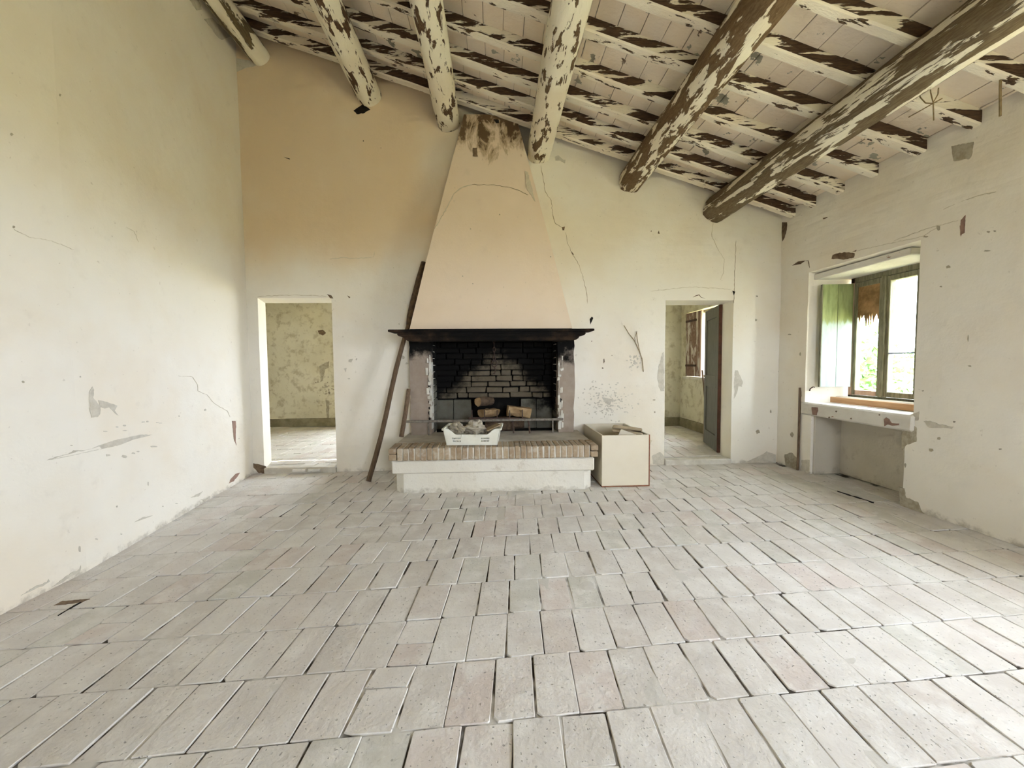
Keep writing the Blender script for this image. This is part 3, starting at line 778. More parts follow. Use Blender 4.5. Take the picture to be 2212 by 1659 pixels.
# white box
bx = empty('storage_box', (1.295, 4.19, 0), label='open white board box with brown edges beside the hearth', cat='box')
a, b, y0, y1, hz = 1.055, 1.535, 3.815, 4.585, .515; th = .018
MB().box(a, b-.012, y0, y0+th, .014, hz, .0015).build('front_panel', 'box_white', bx)
MB().box(a, b, y1-th, y1, .014, hz, .0015).build('back_panel', 'box_white', bx)
MB().box(a, a+th, y0+th, y1-th, .014, hz, .0015).build('side_panel', 'box_white', bx)
MB().box(b-th, b, y0+th, y1-th, .014, hz, .0015).build('side_panel', 'box_white', bx)
MB().box(a, b-.012, y0, y1, .002, .013, .001).build('bottom_edge', 'box_edge', bx)
MB().box(b-.011, b, y0, y0+th, .002, hz, .001).build('edge_strip', 'box_edge', bx)
mb = MB().box(-.15, .15, -.15, .15, -.03, .0, .008, .012).box(-.15, .13, -.15, .15, .008, .035, .008, .012)
mb.xf(Matrix.Translation((1.40, 4.07, .515)) @ Matrix.Rotation(.16, 4, 'Y') @ Matrix.Rotation(-.12, 4, 'X') @ Matrix.Rotation(-.35, 4, 'Z'))
tag(mb.build('folded_cardboard', 'card'), 'folded brown cardboard sticking out of the white box', 'cardboard')
mb = MB().box(-.17, .17, -.004, .004, -.2, .2, .001); mb.xf(Matrix.Translation((1.36, 3.93, .32)) @ Matrix.Rotation(.35, 4, 'Y') @ Matrix.Rotation(.2, 4, 'X'))
tag(mb.build('board_offcut', 'box_white'), 'pale board offcut standing inside the white box', 'board')
# ------------------------------------------------------------------ window in the right wall
def bbox(mb, x0, x1, y0, y1, z0, z1, b=.004): return mb.box(x0, x1, y0, y1, z0, z1, b)
w1 = empty('window_1', (3.86, 3.745, .83), label='old casement window with green shutter in the right wall', kind='structure')
X0, X1 = 3.84, 3.90
for (y0, y1, z0, z1, nm, mt) in ((4.085, 4.135, .83, 2.10, 'frame_stile', 'frame_pink'), (3.36, 3.41, .83, 2.10, 'frame_stile', 'frame_dark'), (3.36, 4.135, 2.045, 2.105, 'frame_head', 'frame_dark'), (3.36, 4.135, .815, .86, 'frame_sill', 'frame_dark')):
    MB().box(X0, X1, y0, y1, z0, z1, .004).build(nm, mt, w1)
def casement(y0, y1, mat, matb):
    c = MB().box(X0-.012, X1-.012, y0, y0+.04, .865, 2.04, .004).build('casement', mat, w1)
    MB().box(X0-.012, X1-.012, y1-.04, y1, .865, 2.04, .004).build('casement_stile', mat, c)
    MB().box(X0-.012, X1-.012, y0+.04, y1-.04, .865, .915, .004).build('casement_rail', matb, c)
    MB().box(X0-.012, X1-.012, y0+.04, y1-.04, 1.99, 2.04, .004).build('casement_rail', mat, c)
    MB().box(X0+.015, X0+.019, y0+.035, y1-.035, .91, 1.995, 0).build('pane', 'glass', c)
    return c
casement(3.765, 4.08, 'frame_dark', 'frame_pink'); c2 = casement(3.415, 3.735, 'frame_dark', 'frame_dark')
MB().box(X0-.03, X0+.03, 3.725, 3.775, .86, 2.05, .006).build('mullion', 'frame_dark', w1)
MB().box(X0-.008, X0+.012, 3.45, 3.70, 1.285, 1.297, .001).build('muntin', 'blue_bar', c2)
# torn cardboard in the upper pane
V_ = [(3.80, 1.99), (4.045, 1.99), (4.045, 1.60)]
yy = 4.045
while yy > 3.815:
    V_.append((yy, 1.66+random.uniform(-.09, .05))); yy -= .013; V_.append((yy, 1.66+random.uniform(-.02, .06))); yy -= .012
V_.append((3.80, 1.66))
n = len(V_); vv = [(X0-.002, y_, z_) for y_, z_ in V_]+[(X0+.004, y_, z_) for y_, z_ in V_]
fs = [tuple(range(n)), tuple(range(n, 2*n))[::-1]]+[(k, n+k, n+(k+1) % n, (k+1) % n) for k in range(n)]
o = link('torn_cardboard', vv, fs, 'card_window', w1); o['label'] = 'torn brown cardboard behind the upper left pane'
# open green shutter of two planks
sh = empty('shutter_pivot', (3.82, 4.09, .93)); sh.name = 'shutter'; sh.parent = w1; sh.matrix_parent_inverse = w1.matrix_world.inverted()
ang = math.atan2(.03, .30)
for k in range(2):
    mb = MB().box(-.315+.158*k, -.315+.156*(k+1), -.012, .010, .0, 1.09, .003)
    mb.xf(Matrix.Translation((3.82, 4.085, .945)) @ Matrix.Rotation(-.10, 4, 'Z'))
    mb.build('shutter_plank', 'shutter_green', sh)
mb = MB().box(-.325, -.316, -.014, .012, .0, 1.09, .002); mb.xf(Matrix.Translation((3.82, 4.085, .945)) @ Matrix.Rotation(-.10, 4, 'Z')); mb.build('shutter_edge', 'frame_dark', sh)
sh['label'] = 'weathered green plank shutter folded back against the reveal'
# sill slab with old paint, lintel board
sill = MB().box(3.395, 3.87, 3.055, 4.245, .638, .775, .014, .006).build('trim_3', 'old_white_paint')
tag(sill, 'thick white window sill slab with chipped paint', kind='structure')
MB().box(3.48, 3.95, 3.2, 4.2, 2.10, 2.16, .006, .004).build('trim_4', 'old_white_paint')
tag(bpy.data.objects['trim_4'], 'white painted lintel board over the window', kind='structure')
ob = tag(MB().box(3.64, 3.665, 3.16, 4.13, .777, .838, .004).build('orange_board', 'orange_board'), 'narrow orange wooden board lying on the window sill', 'board')
tag(MB().tube([(3.405, 4.262, .002), (3.404, 4.258, .45), (3.405, 4.262, .93)], [.013, .012, .011], 8, .05).build('thin_rod', 'stick_wood'), 'thin upright rod standing at the left end of the sill', 'rod')
tag(MB().tube([(3.46, 4.19, .90), (3.44, 4.16, .925), (3.455, 4.14, .945), (3.48, 4.15, .94)], .006, 6).build('wall_hook', 'iron'), 'small curved iron hook beside the shutter foot', 'hook')
# unseen second window: frame
w2 = empty('window_2', (3.86, 1.0, .8), label='wide window in the right wall outside the view', kind='structure')
for (y0, y1, z0, z1, nm) in ((.25, .30, .8, 2.1, 'frame_stile'), (1.70, 1.75, .8, 2.1, 'frame_stile'), (.975, 1.025, .8, 2.1, 'mullion'), (.25, 1.75, 2.06, 2.13, 'frame_head'), (.25, 1.75, .78, .83, 'frame_sill')):
    MB().box(X0, X1, y0, y1, z0, z1, .004).build(nm, 'frame_dark', w2)
w5 = empty('window_fill', (1.6, -2.6, .85), label='added unseen fill window in the wall behind the viewer', kind='structure')  # added out of view to brighten the back wall and hood
for (x0_, x1_, z0, z1, nm) in ((.9, .95, .85, 2.2, 'frame_stile'), (2.25, 2.3, .85, 2.2, 'frame_stile'), (1.575, 1.625, .85, 2.2, 'mullion'), (.9, 2.3, 2.15, 2.2, 'frame_head'), (.9, 2.3, .85, .9, 'frame_sill')):
    MB().box(x0_, x1_, -2.62, -2.56, z0, z1, .004).build(nm, 'frame_dark', w5)
# window of the right back room
w3 = empty('window_3', (3.6, 6.5, 1.), label='small window with flaked brown shutter in the room behind', kind='structure')
for (y0, y1, z0, z1, nm) in ((6.98, 7.02, .97, 2.1, 'frame_stile'), (5.55, 5.59, .97, 2.1, 'frame_stile'), (5.55, 7.02, 2.06, 2.1, 'frame_head'), (5.55, 7.02, .97, 1.01, 'frame_sill')):
    MB().box(3.56, 3.62, y0, y1, z0, z1, .004).build(nm, 'frame_dark', w3)
MB().box(3.42, 3.60, 5.5, 7.06, .93, .975, .005).build('sill', 'threshold_stone', w3)
for k in range(3):
    y0 = 6.54+k*.165
    MB().box(3.47, 3.495, y0, y0+.16, .98, 2.09, .003).build('shutter_plank', 'shutter_brown', w3)
MB().box(3.465, 3.50, 6.50, 6.54, .98, 2.09, .003).build('shutter_edge', 'frame_pink', w3)
for z_ in (1.15, 1.93): MB().box(3.455, 3.472, 6.66, 7.02, z_, z_+.035, .002).build('shutter_strap', 'iron', w3)
w4 = empty('window_4', (-1.2, 8.0, .9), label='window of the left back room outside the view', kind='structure')
for (x0_, x1_, z0, z1, nm) in ((-2.3, -2.25, .7, 2.2, 'frame_stile'), (-.65, -.6, .7, 2.2, 'frame_stile'), (-1.475, -1.425, .7, 2.2, 'mullion'), (-2.3, -.6, 2.15, 2.2, 'frame_head')):
    MB().box(x0_, x1_, 8.0, 8.06, z0, z1, .004).build(nm, 'frame_dark', w4)
# door leaf of the right doorway
d1 = empty('door_1', (2.87, 4.99, BZ), label='dark grey panelled door leaf standing open in the right doorway', kind='structure')
dm = Matrix.Translation((2.872, 4.925, BZ+.014)) @ Matrix.Rotation(math.radians(74), 4, 'Z')
def dpart(nm, x0, x1, y0, y1, z0, z1, mt, b=.004):
    mb = MB().box(x0, x1, y0, y1, z0, z1, b); mb.xf(dm); return mb.build(nm, mt, d1)
DWd, DHt = .72, 1.88
dpart('hinge_stile', 0, .10, -.02, .02, 0, DHt, 'door_grey'); dpart('lock_stile', DWd-.10, DWd, -.02, .02, 0, DHt, 'door_grey')
for z0, z1 in ((0, .2), (.82, .98), (DHt-.14, DHt)): dpart('rail', .10, DWd-.10, -.02, .02, z0, z1, 'door_grey')
for z0, z1 in ((.2, .82), (.98, DHt-.14)): dpart('panel', .10, DWd-.10, -.006, .006, z0, z1, 'door_grey')
dpart('edge_strip', -.012, -.001, -.02, .02, 0, DHt, 'door_edge')
# poles behind the door leaf
q0 = on_z(1530, 950, BZ); q1 = on_y(1517, 800, q0.y+.15)
tag(MB().tube([q0, q0.lerp(q1, .5)+Vector((.006, 0, 0)), q1], [.017, .016, .013], 8, .05).build('thin_pole', 'pole_wood'), 'thin brown pole leaning behind the open door', 'pole')
q0 = on_z(1524, 952, BZ+.0)
tag(MB().box(q0.x-.022, q0.x+.022, q0.y+.01, q0.y+.03, BZ+.001, BZ+.30, .003).build('wood_batten', 'orange_board'), 'short yellow wooden batten standing by the door leaf', 'batten')
# ------------------------------------------------------------------ twigs, wires
def pxpts(L_, fn): return [fn(*p) for p in L_]
onb = lambda px, py: on_y(px, py, YB-.018)
tw = empty('dry_twig', onb(1390, 803), label='forked dry twig stuck on the wall right of the fireplace', cat='twig')
MB().tube(pxpts([(1348, 703), (1358, 720), (1370, 735), (1380, 756), (1387, 775), (1390, 803)], onb), [.004, .004, .005, .005, .005, .005], 6).build('stem', 'twig', tw)
MB().tube(pxpts([(1375, 716), (1377, 735), (1381, 755), (1386, 775)], onb), .004, 6).build('stem', 'twig', tw)
MB().tube(pxpts([(1376, 716), (1371, 730), (1373, 742)], onb), .0035, 6).build('stem', 'twig', tw)
wc = lambda x, y: on_x(1712+x/4.424, y/4.424, 3.15)
tag(MB().tube([Vector((3.15, wc(2030, 0).y, RZ(3.15)+.03))]+pxpts([(2030, 0), (2010, 200), (1995, 500), (1985, 850), (1985, 1110)], wc), .007, 6).build('hanging_wire', 'wire'), 'long brown wire hanging straight down at the far right', 'wire')
wc = lambda x, y: on_x(1712+x/4.424, y/4.424, 2.80)
wl_top = wc(1290, 780)
wl = empty('wire_loop', wc(1340, 980), label='loose loop of thin wire under the beam near the window wall', cat='wire')
MB().tube(pxpts([(1290, 780), (1230, 790), (1205, 860), (1220, 930), (1270, 985), (1340, 990), (1390, 900), (1395, 840)], wc), .0035, 5).build('loop', 'wire', wl)
MB().tube([Vector((2.68, wl_top.y, 2.90)), wl_top], .0035, 5).build('strand', 'wire', wl)
MB().tube(pxpts([(1310, 790), (1320, 880), (1345, 980), (1350, 1150)], wc), .0035, 5).build('strand', 'wire', wl)
MB().tube(pxpts([(1430, 940), (1340, 990), (1200, 1070), (1110, 1120)], wc), .0035, 5).build('strand', 'wire', wl)
# ------------------------------------------------------------------ worn patches and cracks of the walls
def hit_left(px, py):
    v = ray(px, py)
    # plane through (-2.45,2.45) and (-2.74,4.62)
    nx, ny = 2.17, .29
    d = (nx*-2.45+ny*2.45)
    tt = d/(nx*v.x+ny*v.y); p = C0+v*tt
    if p.y < 2.45: p = on_x(px, py, -2.45)
    return Vector((p.x+wn(p.y, p.z, 3.), p.y, p.z))
def hit_back(px, py):
    p = on_y(px, py, YB); p.y = YB+wn(p.x, p.z, 1.); return p
def hit_right(px, py):
    p = on_x(px, py, XR); p.x = XR+wn(p.y, p.z, 2.); return p
NRM = {hit_left: Vector((1, .13, 0)).normalized(), hit_back: Vector((0, -1, 0)), hit_right: Vector((-1, 0, 0))}
PAR = {hit_left: wall_left, hit_back: wall_back, hit_right: wall_right}
def hit_hood(px, py):
    v = ray(px, py); a = Vector((0, 4.12, 1.585)); b = Vector((0, 4.475, 3.93)); n_ = Vector((0, b.z-a.z, -(b.y-a.y)))
    p = C0+v*((a-C0).dot(n_)/v.dot(n_)); return p+Vector((0, -.012, 0))
NRM[hit_hood] = Vector((0, -1, 0)); PAR[hit_hood] = fp
def patch(hit, pts, mat, name='bare_patch', jag=.25, th=.0022, off=None):
    out = []
    for k in range(len(pts)):
        a, b = Vector(pts[k]), Vector(pts[(k+1) % len(pts)]); L_ = (b-a).length
        m = max(1, int(L_/4))
        nrm = Vector((-(b-a).y, (b-a).x)).normalized() if L_ > 0 else Vector((0, 0))
        for q in range(m):
            p = a.lerp(b, q/m)
            if q: p = p+nrm*random.uniform(-jag, jag)*min(4, L_*.3)
            out.append(p)
    n = len(out); N_ = NRM[hit]
    base = [hit(p.x, p.y) for p in out]
    V_ = [p+N_*th for p in base]+[p-N_*.004 for p in base]
    bm = bmesh.new(); bv = [bm.verts.new(v) for v in V_]
    try:
        f = bm.faces.new(bv[:n]); bmesh.ops.triangulate(bm, faces=[f])
    except Exception: pass
    for k in range(n): bm.faces.new((bv[k], bv[n+k], bv[n+(k+1) % n], bv[(k+1) % n]))
    bmesh.ops.recalc_face_normals(bm, faces=bm.faces[:])
    me = bpy.data.meshes.new(name); bm.to_mesh(me); bm.free(); me.materials.append(M[mat])
    o = bpy.data.objects.new(name, me); COL.objects.link(o); o.parent = PAR[hit]; o.matrix_parent_inverse = PAR[hit].matrix_world.inverted()
    return o
def crack(hit, pts, mat='crack_line', w=1.1, name='crack', jag=1.6):
    fine_ = []
    for a, b in zip(pts, pts[1:]):
        a, b = Vector(a), Vector(b); m = max(1, int((b-a).length/5))
        for q in range(m): fine_.append(a.lerp(b, q/m)+Vector((random.uniform(-jag, jag), random.uniform(-jag, jag)))*(.5 if q else 0))
    fine_.append(Vector(pts[-1])); up, dn = [], []
    for i, p in enumerate(fine_):
        d = (fine_[min(i+1, len(fine_)-1)]-fine_[max(i-1, 0)]); d = d.normalized() if d.length > 0 else Vector((1, 0))
        nn_ = Vector((-d.y, d.x)); ww = w*random.uniform(.35, 1.)*(.3 if i in (0, len(fine_)-1) else 1)
        up.append(p+nn_*ww/2); dn.append(p-nn_*ww/2)
    N_ = NRM[hit]; k = len(up)
    V_ = [hit(p.x, p.y)+N_*.002 for p in up]+[hit(p.x, p.y)+N_*.002 for p in dn]+[hit(p.x, p.y)-N_*.004 for p in up]+[hit(p.x, p.y)-N_*.004 for p in dn]
    F_ = []
    for i in range(k-1):
        F_ += [(i, i+1, k+i+1, k+i), (2*k+i, 2*k+i+1, i+1, i), (k+i, k+i+1, 3*k+i+1, 3*k+i)]
    return link(name, V_, F_, mat, PAR[hit])
def blobs(hit, centers, mat, name='speckles'):
    """many tiny flaked spots: one part"""
    V_, F_ = [], []; N_ = NRM[hit]
    for (cx, cy, rx, ry) in centers:
        n = random.randint(6, 9); a0 = random.uniform(0, 6.28); b = len(V_); ring = []
        for k in range(n):
            an = a0+2*math.pi*k/n; rr_ = random.uniform(.55, 1.15)
            ring.append(hit(cx+rx*rr_*math.cos(an), cy+ry*rr_*math.sin(an)))
        c = hit(cx, cy)
        V_ += [p+N_*.002 for p in ring]+[c+N_*.002]+[p-N_*.004 for p in ring]
        for k in range(n):
            F_ += [(b+k, b+(k+1) % n, b+n), (b+k, b+n+1+k, b+n+1+(k+1) % n, b+(k+1) % n)]
    o = link(name, V_, F_, mat, PAR[hit]); o['kind'] = 'stuff'; return o
def cr(ox, oy, s): return lambda L_: [(ox+x/s, oy+y/s) for x, y in L_]
c6 = cr(100, 800, 4.254)
patch(hit_left, c6([(425, 150), (440, 180), (430, 250), (470, 300), (500, 330), (495, 400), (470, 430), (415, 435), (400, 370), (395, 200)]), 'bare_grey')
patch(hit_left, c6([(480, 275), (560, 290), (655, 325), (590, 322), (630, 370), (665, 415), (640, 400), (580, 340), (540, 350), (500, 335)]), 'bare_grey', jag=.15)
patch(hit_left, c6([(0, 825), (80, 795), (200, 768), (250, 735), (320, 745), (480, 700), (560, 668), (660, 635), (735, 622), (860, 592), (975, 590), (900, 612), (740, 645), (690, 682), (560, 712), (400, 745), (220, 785), (80, 812)]), 'bare_grey', jag=.2)
patch(hit_left, c6([(1705, 465), (1738, 465), (1742, 520), (1728, 600), (1745, 690), (1722, 640), (1714, 560)]), 'bare_red', jag=.1)
patch(hit_left, c6([(1675, 1040), (1700, 990), (1740, 950), (1775, 940), (1720, 1020)]), 'bare_red')
patch(hit_left, c6([(1330, 1170), (1440, 1110), (1400, 1160)]), 'bare_grey', jag=.15)
patch(hit_left, c6([(1420, 1185), (1470, 1185), (1505, 1155), (1500, 1190), (1460, 1207)]), 'bare_grey', jag=.15)
patch(hit_left, c6([(805, 1395), (880, 1352), (975, 1332), (900, 1365)]), 'bare_grey', jag=.15)
c8 = cr(0, 1180, 5.53)
patch(hit_left, c8([(250, 590), (420, 480), (560, 425), (575, 395), (590, 420), (520, 470), (420, 510)]), 'bare_grey', jag=.2)
patch(hit_left, c8([(620, 485), (760, 380), (860, 310), (940, 285), (960, 230), (950, 300), (790, 395), (700, 455)]), 'bare_grey', jag=.2)
crack(hit_left, c6([(1210, 50), (1340, 60), (1385, 130), (1390, 190), (1470, 220), (1540, 300), (1600, 340), (1660, 370), (1690, 430)]), 'faint_line', 1.2)
crack(hit_left, [(272, 490), (290, 500), (300, 523)], 'faint_line', 1.)
crack(hit_left, [(28, 495), (60, 512), (110, 520), (160, 540)], 'faint_line', 1.)
bl = [(100+x/4.254, 800+y/4.254, rx, ry) for x, y, rx, ry in [(545, 560, 5, 1.6), (655, 520, 4, 1.6), (720, 508, 4, 2), (725, 555, 5, 1.3), (890, 475, 4, 1.5), (930, 470, 3, 2), (1020, 480, 4, 1.4), (1045, 485, 4, 1), (990, 700, 7, 2), (570, 780, 6, 2.6), (720, 792, 7, 3.4), (800, 760, 4, 2), (845, 746, 3, 2), (1460, 362, 2.5, 2.5), (1215, 420, 1.5, 1.5), (315, 60, 2, 2), (650, 1250, 2, 3), (1070, 1250, 2, 1), (1200, 1225, 3, 1), (460, 1550, 3, 2), (685, 1505, 2, 1.5), (935, 1040, 1, 5), (230, 690, 3, 1), (1770, 627, 1, 1), (305, 1640, 3, 7)]]
blobs(hit_left, bl, 'bare_grey'); blobs(hit_left, [(28, 490, 3, 3), (130, 205, 2, 3), (25, 290, 3, 3), (50, 825, 3, 3)], 'bare_olive')
# grey unpainted blocks high on the left wall under the roof
c1 = cr(400, 0, 4.424)
patch(hit_left, c1([(180, 180), (260, 170), (440, 350), (350, 380), (320, 360)]), 'bare_grey'); patch(hit_left, c1([(20, -20), (120, -20), (160, 90), (110, 100)]), 'bare_grey')
patch(hit_back, c1([(490, 560), (620, 580), (680, 625), (560, 660), (490, 690)]), 'bare_grey', jag=.15)
patch(hit_back, c1([(1610, 1060), (1650, 1030), (1700, 1000), (1770, 1050), (1720, 1060), (1720, 1080), (1640, 1092)]), 'hole_dark')
patch(hit_back, c1([(940, 1500), (1000, 1515), (1000, 1525)]), 'hole_dark', jag=.05)
blobs(hit_back, [(785, 305, 1.6, 1.6), (823, 320, 1, 1)], 'hole_dark')
# back wall, left of the hood
crack(hit_back, [(713, 560), (738, 556), (760, 558), (795, 557), (807, 555), (809, 543)], 'faint_line', 1.3)
patch(hit_back, [(706, 635), (716, 638), (720, 645), (713, 644)], 'bare_brown', jag=.1); patch(hit_back, [(750, 638), (757, 642), (754, 644)], 'bare_brown', jag=.05)
patch(hit_back, [(753, 777), (762, 775), (759, 783), (753, 782)], 'bare_grey', jag=.1); patch(hit_back, [(743, 796), (749, 795), (747, 804)], 'bare_grey', jag=.1)
blobs(hit_back, [(770, 776, 2, 3), (754, 818, 3, 1.5), (871, 772, 4, 5), (879, 785, 4, 3), (862, 700, 1.5, 3)], 'bare_grey')
patch(hit_back, [(535, 1000), (560, 1003), (575, 1008), (577, 1022), (560, 1022), (550, 1012)], 'bare_brown')
crack(hit_back, [(556, 640), (640, 637), (706, 640)], 'faint_line', 1.5); 
# back wall, right of the hood
c7 = cr(780, 220, 3.191)
crack(hit_back, c7([(1240, 440), (1255, 530), (1270, 620), (1310, 680), (1320, 770), (1340, 840), (1390, 870)]), 'crack_line', 1.4)
crack(hit_back, c7([(1410, 900), (1420, 960), (1450, 1040), (1490, 1100), (1525, 1190), (1550, 1300), (1560, 1390)]), 'crack_line', 1.1)
patch(hit_back, c7([(1385, 865), (1405, 860), (1400, 885), (1388, 885)]), 'bare_brown', jag=.1); patch(hit_back, c7([(1450, 1030), (1468, 1055), (1455, 1050)]), 'bare_brown', jag=.1)
patch(hit_back, c7([(1590, 1480), (1600, 1490), (1580, 1535), (1575, 1500)]), 'hole_dark', jag=.1)
patch(hit_back, c7([(1335, 380), (1360, 370), (1375, 395), (1410, 400), (1405, 425), (1370, 405), (1340, 405)]), 'bare_grey')
patch(hit_back, [(1403, 505), (1407, 497), (1409, 505)], 'bare_brown', jag=.05); patch(hit_back, [(1420, 505), (1423, 498), (1425, 505)], 'bare_brown', jag=.05)
crack(hit_back, [(1540, 480), (1538, 510), (1552, 540), (1565, 560), (1563, 590), (1556, 605)], 'faint_line', 1.2)
crack(hit_back, [(1590, 520), (1588, 570), (1586, 630), (1585, 655)], 'crack_line', 1.2)
crack(hit_back, [(1405, 629), (1470, 622), (1500, 620), (1580, 625)], 'faint_line', 1.4)
patch(hit_back, [(1582, 628), (1588, 630), (1585, 638)], 'hole_dark', jag=.1)
c2_ = cr(1380, 580, 3.771)
crack(hit_back, c2_([(440, 235), (490, 215), (505, 235), (540, 245)]), 'bare_brown', 2.2)
patch(hit_back, c2_([(190, 690), (203, 680), (205, 1000), (180, 1000), (160, 960), (150, 880), (160, 800), (180, 740)]), 'bare_grey')
patch(hit_back, c2_([(785, 830), (805, 830), (845, 920), (840, 965), (810, 960), (790, 1040), (775, 1060), (778, 900)]), 'bare_grey')
blobs(hit_back, [(1380+955/3.771, 580+420/3.771, 3, 3), (1380+970/3.771, 580+1330/3.771, 6, 5), (1380+1075/3.771, 580+1165/3.771, 2, 4), (1413, 864, 4, 2), (1414, 890, 1.5, 2), (1635, 640, 2, 2)], 'bare_olive')
# flaked mould patch above the white box
rng = random.Random(3); sp = []
while len(sp) < 190:
    x_, y_ = rng.gauss(0, .45), rng.gauss(.1, .42)
    if x_*x_+y_*y_ > 1.2: continue
    sp.append((1312+x_*62, 866+y_*48, rng.uniform(.6, 3.2), rng.uniform(.6, 2.6)))
blobs(hit_back, sp, 'bare_grey'); 
patch(hit_back, [(1300, 858), (1312, 860), (1322, 862), (1318, 875), (1310, 872)], 'bare_grey')
blobs(hit_back, [(1305, 780, 1.5, 5), (1302, 795, 2, 2), (1322, 768, 1, 1), (1278, 737, 1, 1.5)], 'bare_brown')
blobs(hit_back, [(1370+rng.gauss(0, 8), 780+rng.gauss(0, 9), rng.uniform(1, 3.5), rng.uniform(1, 3.5)) for _ in range(28)], 'bare_grey')
patch(hit_back, [(1408, 985), (1425, 976), (1434, 985), (1434, 1003), (1410, 1003)], 'bare_grey')
patch(hit_back, [(1656, 975), (1676, 982), (1676, 1000), (1600, 1000), (1630, 996)], 'bare_grey', jag=.1)
# hood marks
crack(hit_hood, c7([(510, 880), (620, 680), (640, 635), (700, 592), (765, 574)]), 'faint_line', 2.2)
crack(hit_hood, c7([(765, 574), (900, 575), (1010, 590), (1080, 610), (1150, 645)]), 'crack_line', 1.0)
patch(hit_hood, c7([(770, 322), (800, 320), (805, 380), (770, 378)]), 'bare_brown'); patch(hit_hood, c7([(915, 125), (950, 130), (950, 148), (930, 148)]), 'hole_dark', jag=.1)
patch(hit_hood, c7([(1130, 480), (1150, 490), (1200, 690), (1140, 600)]), 'faint_line', jag=.2)
blobs(hit_hood, [(780+x_/3.191, 220+y_/3.191, 1.5, 1.3) for x_, y_ in [(755, 878), (700, 1203), (770, 1255), (955, 780), (1305, 1070), (785, 180), (820, 150)]], 'bare_olive')
# blotches on the far wall of the left room
wfl = bpy.data.objects['wall_far_left']
def hit_far(px, py):
    p = on_y(px, py, 7.85); p.y = 7.85+wn(p.x, p.z, 7.); return p
NRM[hit_far] = Vector((0, -1, 0)); PAR[hit_far] = wfl
c4_ = cr(520, 600, 3.607); rng = random.Random(5)
patch(hit_far, c4_([(600, 412), (640, 405), (665, 430), (640, 450), (612, 440)]), 'bare_brown')
patch(hit_far, c4_([(610, 690), (690, 650), (690, 700), (645, 715), (640, 800), (620, 815), (618, 720)]), 'bare_olive')
patch(hit_far, c4_([(660, 950), (690, 960), (685, 1120), (675, 1120)]), 'bare_olive')
blobs(hit_far, [(520+rng.gauss(655, 45)/3.607, 600+rng.gauss(870, 50)/3.607, rng.uniform(1, 4), rng.uniform(1, 3)) for _ in range(30)], 'bare_olive')
# right wall
c3_ = cr(1660, 480, 2.592)
patch(hit_right, c3_([(355, 205), (360, 185), (400, 170), (450, 168), (485, 175), (480, 198), (420, 210)]), 'bare_brown')
patch(hit_right, c3_([(470, 165), (495, 155), (490, 165)]), 'bare_brown', jag=.1); patch(hit_right, c3_([(133, 243), (165, 220), (205, 215), (180, 235)]), 'bare_brown', jag=.1)
crack(hit_right, c3_([(205, 215), (222, 215), (230, 255)]), 'bare_brown', 1.6); crack(hit_right, c3_([(495, 160), (700, 115), (860, 80), (960, 20)]), 'faint_line', 1.6)
patch(hit_right, c3_([(70, 0), (105, 0), (103, 40), (92, 85), (78, 108), (88, 60)]), 'bare_brown', jag=.1)
patch(hit_right, c3_([(870, 1115), (905, 1112), (950, 1130), (1040, 1145), (1030, 1158), (980, 1150), (900, 1150)]), 'bare_grey')
patch(hit_right, c3_([(745, 1180), (800, 1120), (830, 1150), (828, 1230), (775, 1245), (745, 1275)]), 'bare_olive')
patch(hit_right, c3_([(770, 1090), (845, 1060), (840, 1110), (790, 1110)]), 'bare_grey')
patch(hit_right, c3_([(730, 1480), (760, 1490), (770, 1540), (840, 1570), (860, 1620), (910, 1655), (850, 1640), (740, 1590)]), 'bare_olive')
patch(hit_right, c3_([(90, 1300), (130, 1290), (160, 1320), (160, 1390), (95, 1370)]), 'bare_olive'); patch(hit_right, c3_([(185, 1330), (230, 1330), (225, 1395), (185, 1390)]), 'bare_grey')
patch(hit_right, c3_([(1070, 20), (1100, 0), (1095, 40), (1075, 80)]), 'bare_red', jag=.1)
blobs(hit_right, [(1660+x_/2.592, 480+y_/2.592, a_, b__) for x_, y_, a_, b__ in [(1005, 250, 5, 4), (1230, 55, 4, 2), (1265, 50, 3, 2), (1130, 805, 5, 2), (955, 1210, 4, 3), (910, 1275, 5, 4), (1300, 1270, 4, 2), (765, 1360, 3, 5), (120, 628, 5, 2), (180, 738, 2, 5), (180, 960, 3, 12), (950, 30, 5, 6), (880, 82, 6, 2), (965, 360, 3, 2), (1220, 160, 8, 2), (65, 250, 2, 4), (1045, 1118, 3, 2), (55, 835, 2, 2), (15, 1060, 2, 3), (865, 945, 3, 2), (1120, 650, 1.5, 8), (130, 1190, 4, 6)]], 'bare_olive')
cA = cr(1200, 0, 2.186)
patch(hit_right, cA([(1930, 790), (2005, 785), (2010, 830), (1995, 870), (1990, 905), (1890, 905), (1905, 860)]), 'bare_grey')
patch(hit_right, cA([(1870, 690), (1975, 670), (1965, 740), (1930, 780), (1880, 760)]), 'bare_olive')
patch(hit_right, cA([(1262, 1030), (1270, 1005), (1305, 985), (1295, 1020), (1270, 1042)]), 'bare_brown', jag=.15); patch(hit_right, cA([(1335, 990), (1355, 990), (1348, 1030)]), 'bare_brown', jag=.15)
patch(hit_right, cA([(1910, 1110), (1912, 1040), (1935, 1015), (1930, 1100)]), 'bare_red', jag=.1)
crack(hit_right, cA([(1830, 990), (1890, 960), (1990, 925), (2080, 905)]), 'faint_line', 3.); crack(hit_right, cA([(1600, 1137), (1750, 1080), (1900, 1040)]), 'faint_line', 2.)
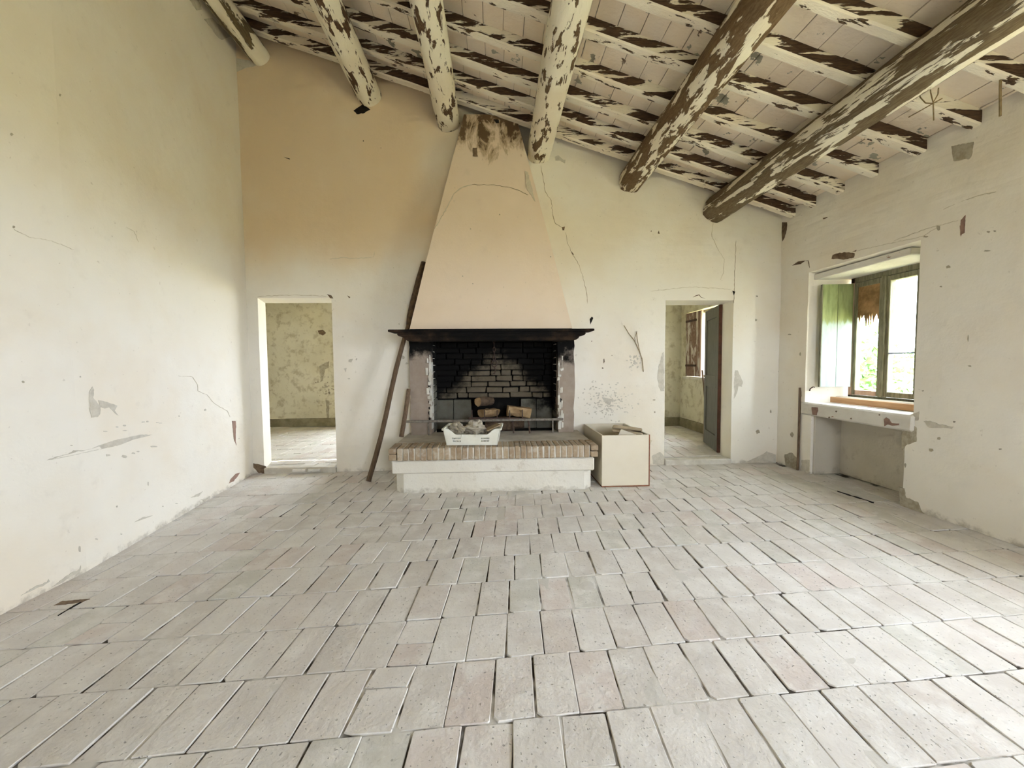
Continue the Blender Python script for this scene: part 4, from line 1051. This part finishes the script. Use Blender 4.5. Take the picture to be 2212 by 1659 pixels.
# loose tile edge by the left wall, its shadow painted as a dark wedge
def hit_floor(px, py): return on_z(px, py, .002)
NRM[hit_floor] = Vector((0, 0, 1)); PAR[hit_floor] = floor
patch(hit_floor, c8([(640, 710), (750, 655), (870, 650), (960, 638), (1075, 632), (980, 665), (880, 685), (740, 700)]), 'bare_brown', 'tile_edge_shade', .1)
crack(hit_floor, c8([(690, 830), (780, 775), (880, 715), (980, 660)]), 'hole_dark', 2., 'open_joint', .3)
crack(hit_floor, [(1808, 1061), (1835, 1070), (1862, 1078), (1888, 1086)], 'hole_dark', 3.4, 'open_joint', .3)
# chipped paint on the front of the sill slab
def hit_sill(px, py): return on_x(px, py, 3.392)
NRM[hit_sill] = Vector((-1, 0, 0)); PAR[hit_sill] = sill
c5_ = cr(1690, 800, 5.353)
patch(hit_sill, c5_([(1175, 565), (1200, 545), (1235, 565), (1262, 610), (1345, 615), (1345, 635), (1270, 640), (1215, 625), (1180, 645)]), 'bare_red', 'chipped_paint')
patch(hit_sill, c5_([(340, 425), (405, 430), (410, 470), (395, 520), (350, 512)]), 'bare_red', 'chipped_paint')
blobs(hit_sill, [(1690+x_/5.353, 800+y_/5.353, 1.6, 2) for x_, y_ in [(620, 475), (792, 560), (540, 545), (1120, 515)]], 'bare_brown')
# ------------------------------------------------------------------ outside
ground = tag(MB().box(-60, 60, -60, 60, -3.3, -3.0, 0).build('ground', 'grass'), 'green meadow outside the house', kind='structure')
mb = MB(); sloped_box(mb, -3.3, 4.3, YF-.5, 5.1, DECK+.17, DECK+.3)
def tree(x, y, z, rx, rz_, n, seed, label):
    o = empty('tree', (x, y, -3.0), label=label, cat='tree', group='trees outside the windows')
    rg = random.Random(seed); V_, F_ = [], []
    for k in range(n):
        d = Vector((rg.gauss(0, 1), rg.gauss(0, 1), rg.gauss(0, 1))).normalized()*rg.uniform(.45, 1)
        c = Vector((x+d.x*rx, y+d.y*rx, z+d.z*rz_)); s = rg.uniform(.04, .09)*rx/1.2
        u = Vector((rg.gauss(0, 1), rg.gauss(0, 1), rg.gauss(0, 1))).normalized(); w = u.orthogonal().normalized()
        b = len(V_); V_ += [c+u*s, c+w*s*.6, c-u*s, c-w*s*.6]; F_.append((b, b+1, b+2, b+3))
    link('crown', V_, F_, 'leaf', o)['kind'] = 'stuff'
    MB().tube([(x, y, -3.0), (x+.1, y, z-rz_*.5), (x, y+.1, z)], [.16, .11, .05], 8).build('trunk', 'bark', o)
tree(7.6, 8.4, .3, 1.5, 2.0, 4500, 1, 'leafy green tree outside the main window')
tree(10.5, 5.0, -1.2, 2.0, 1.6, 4500, 2, 'low leafy tree farther off outside the main window')
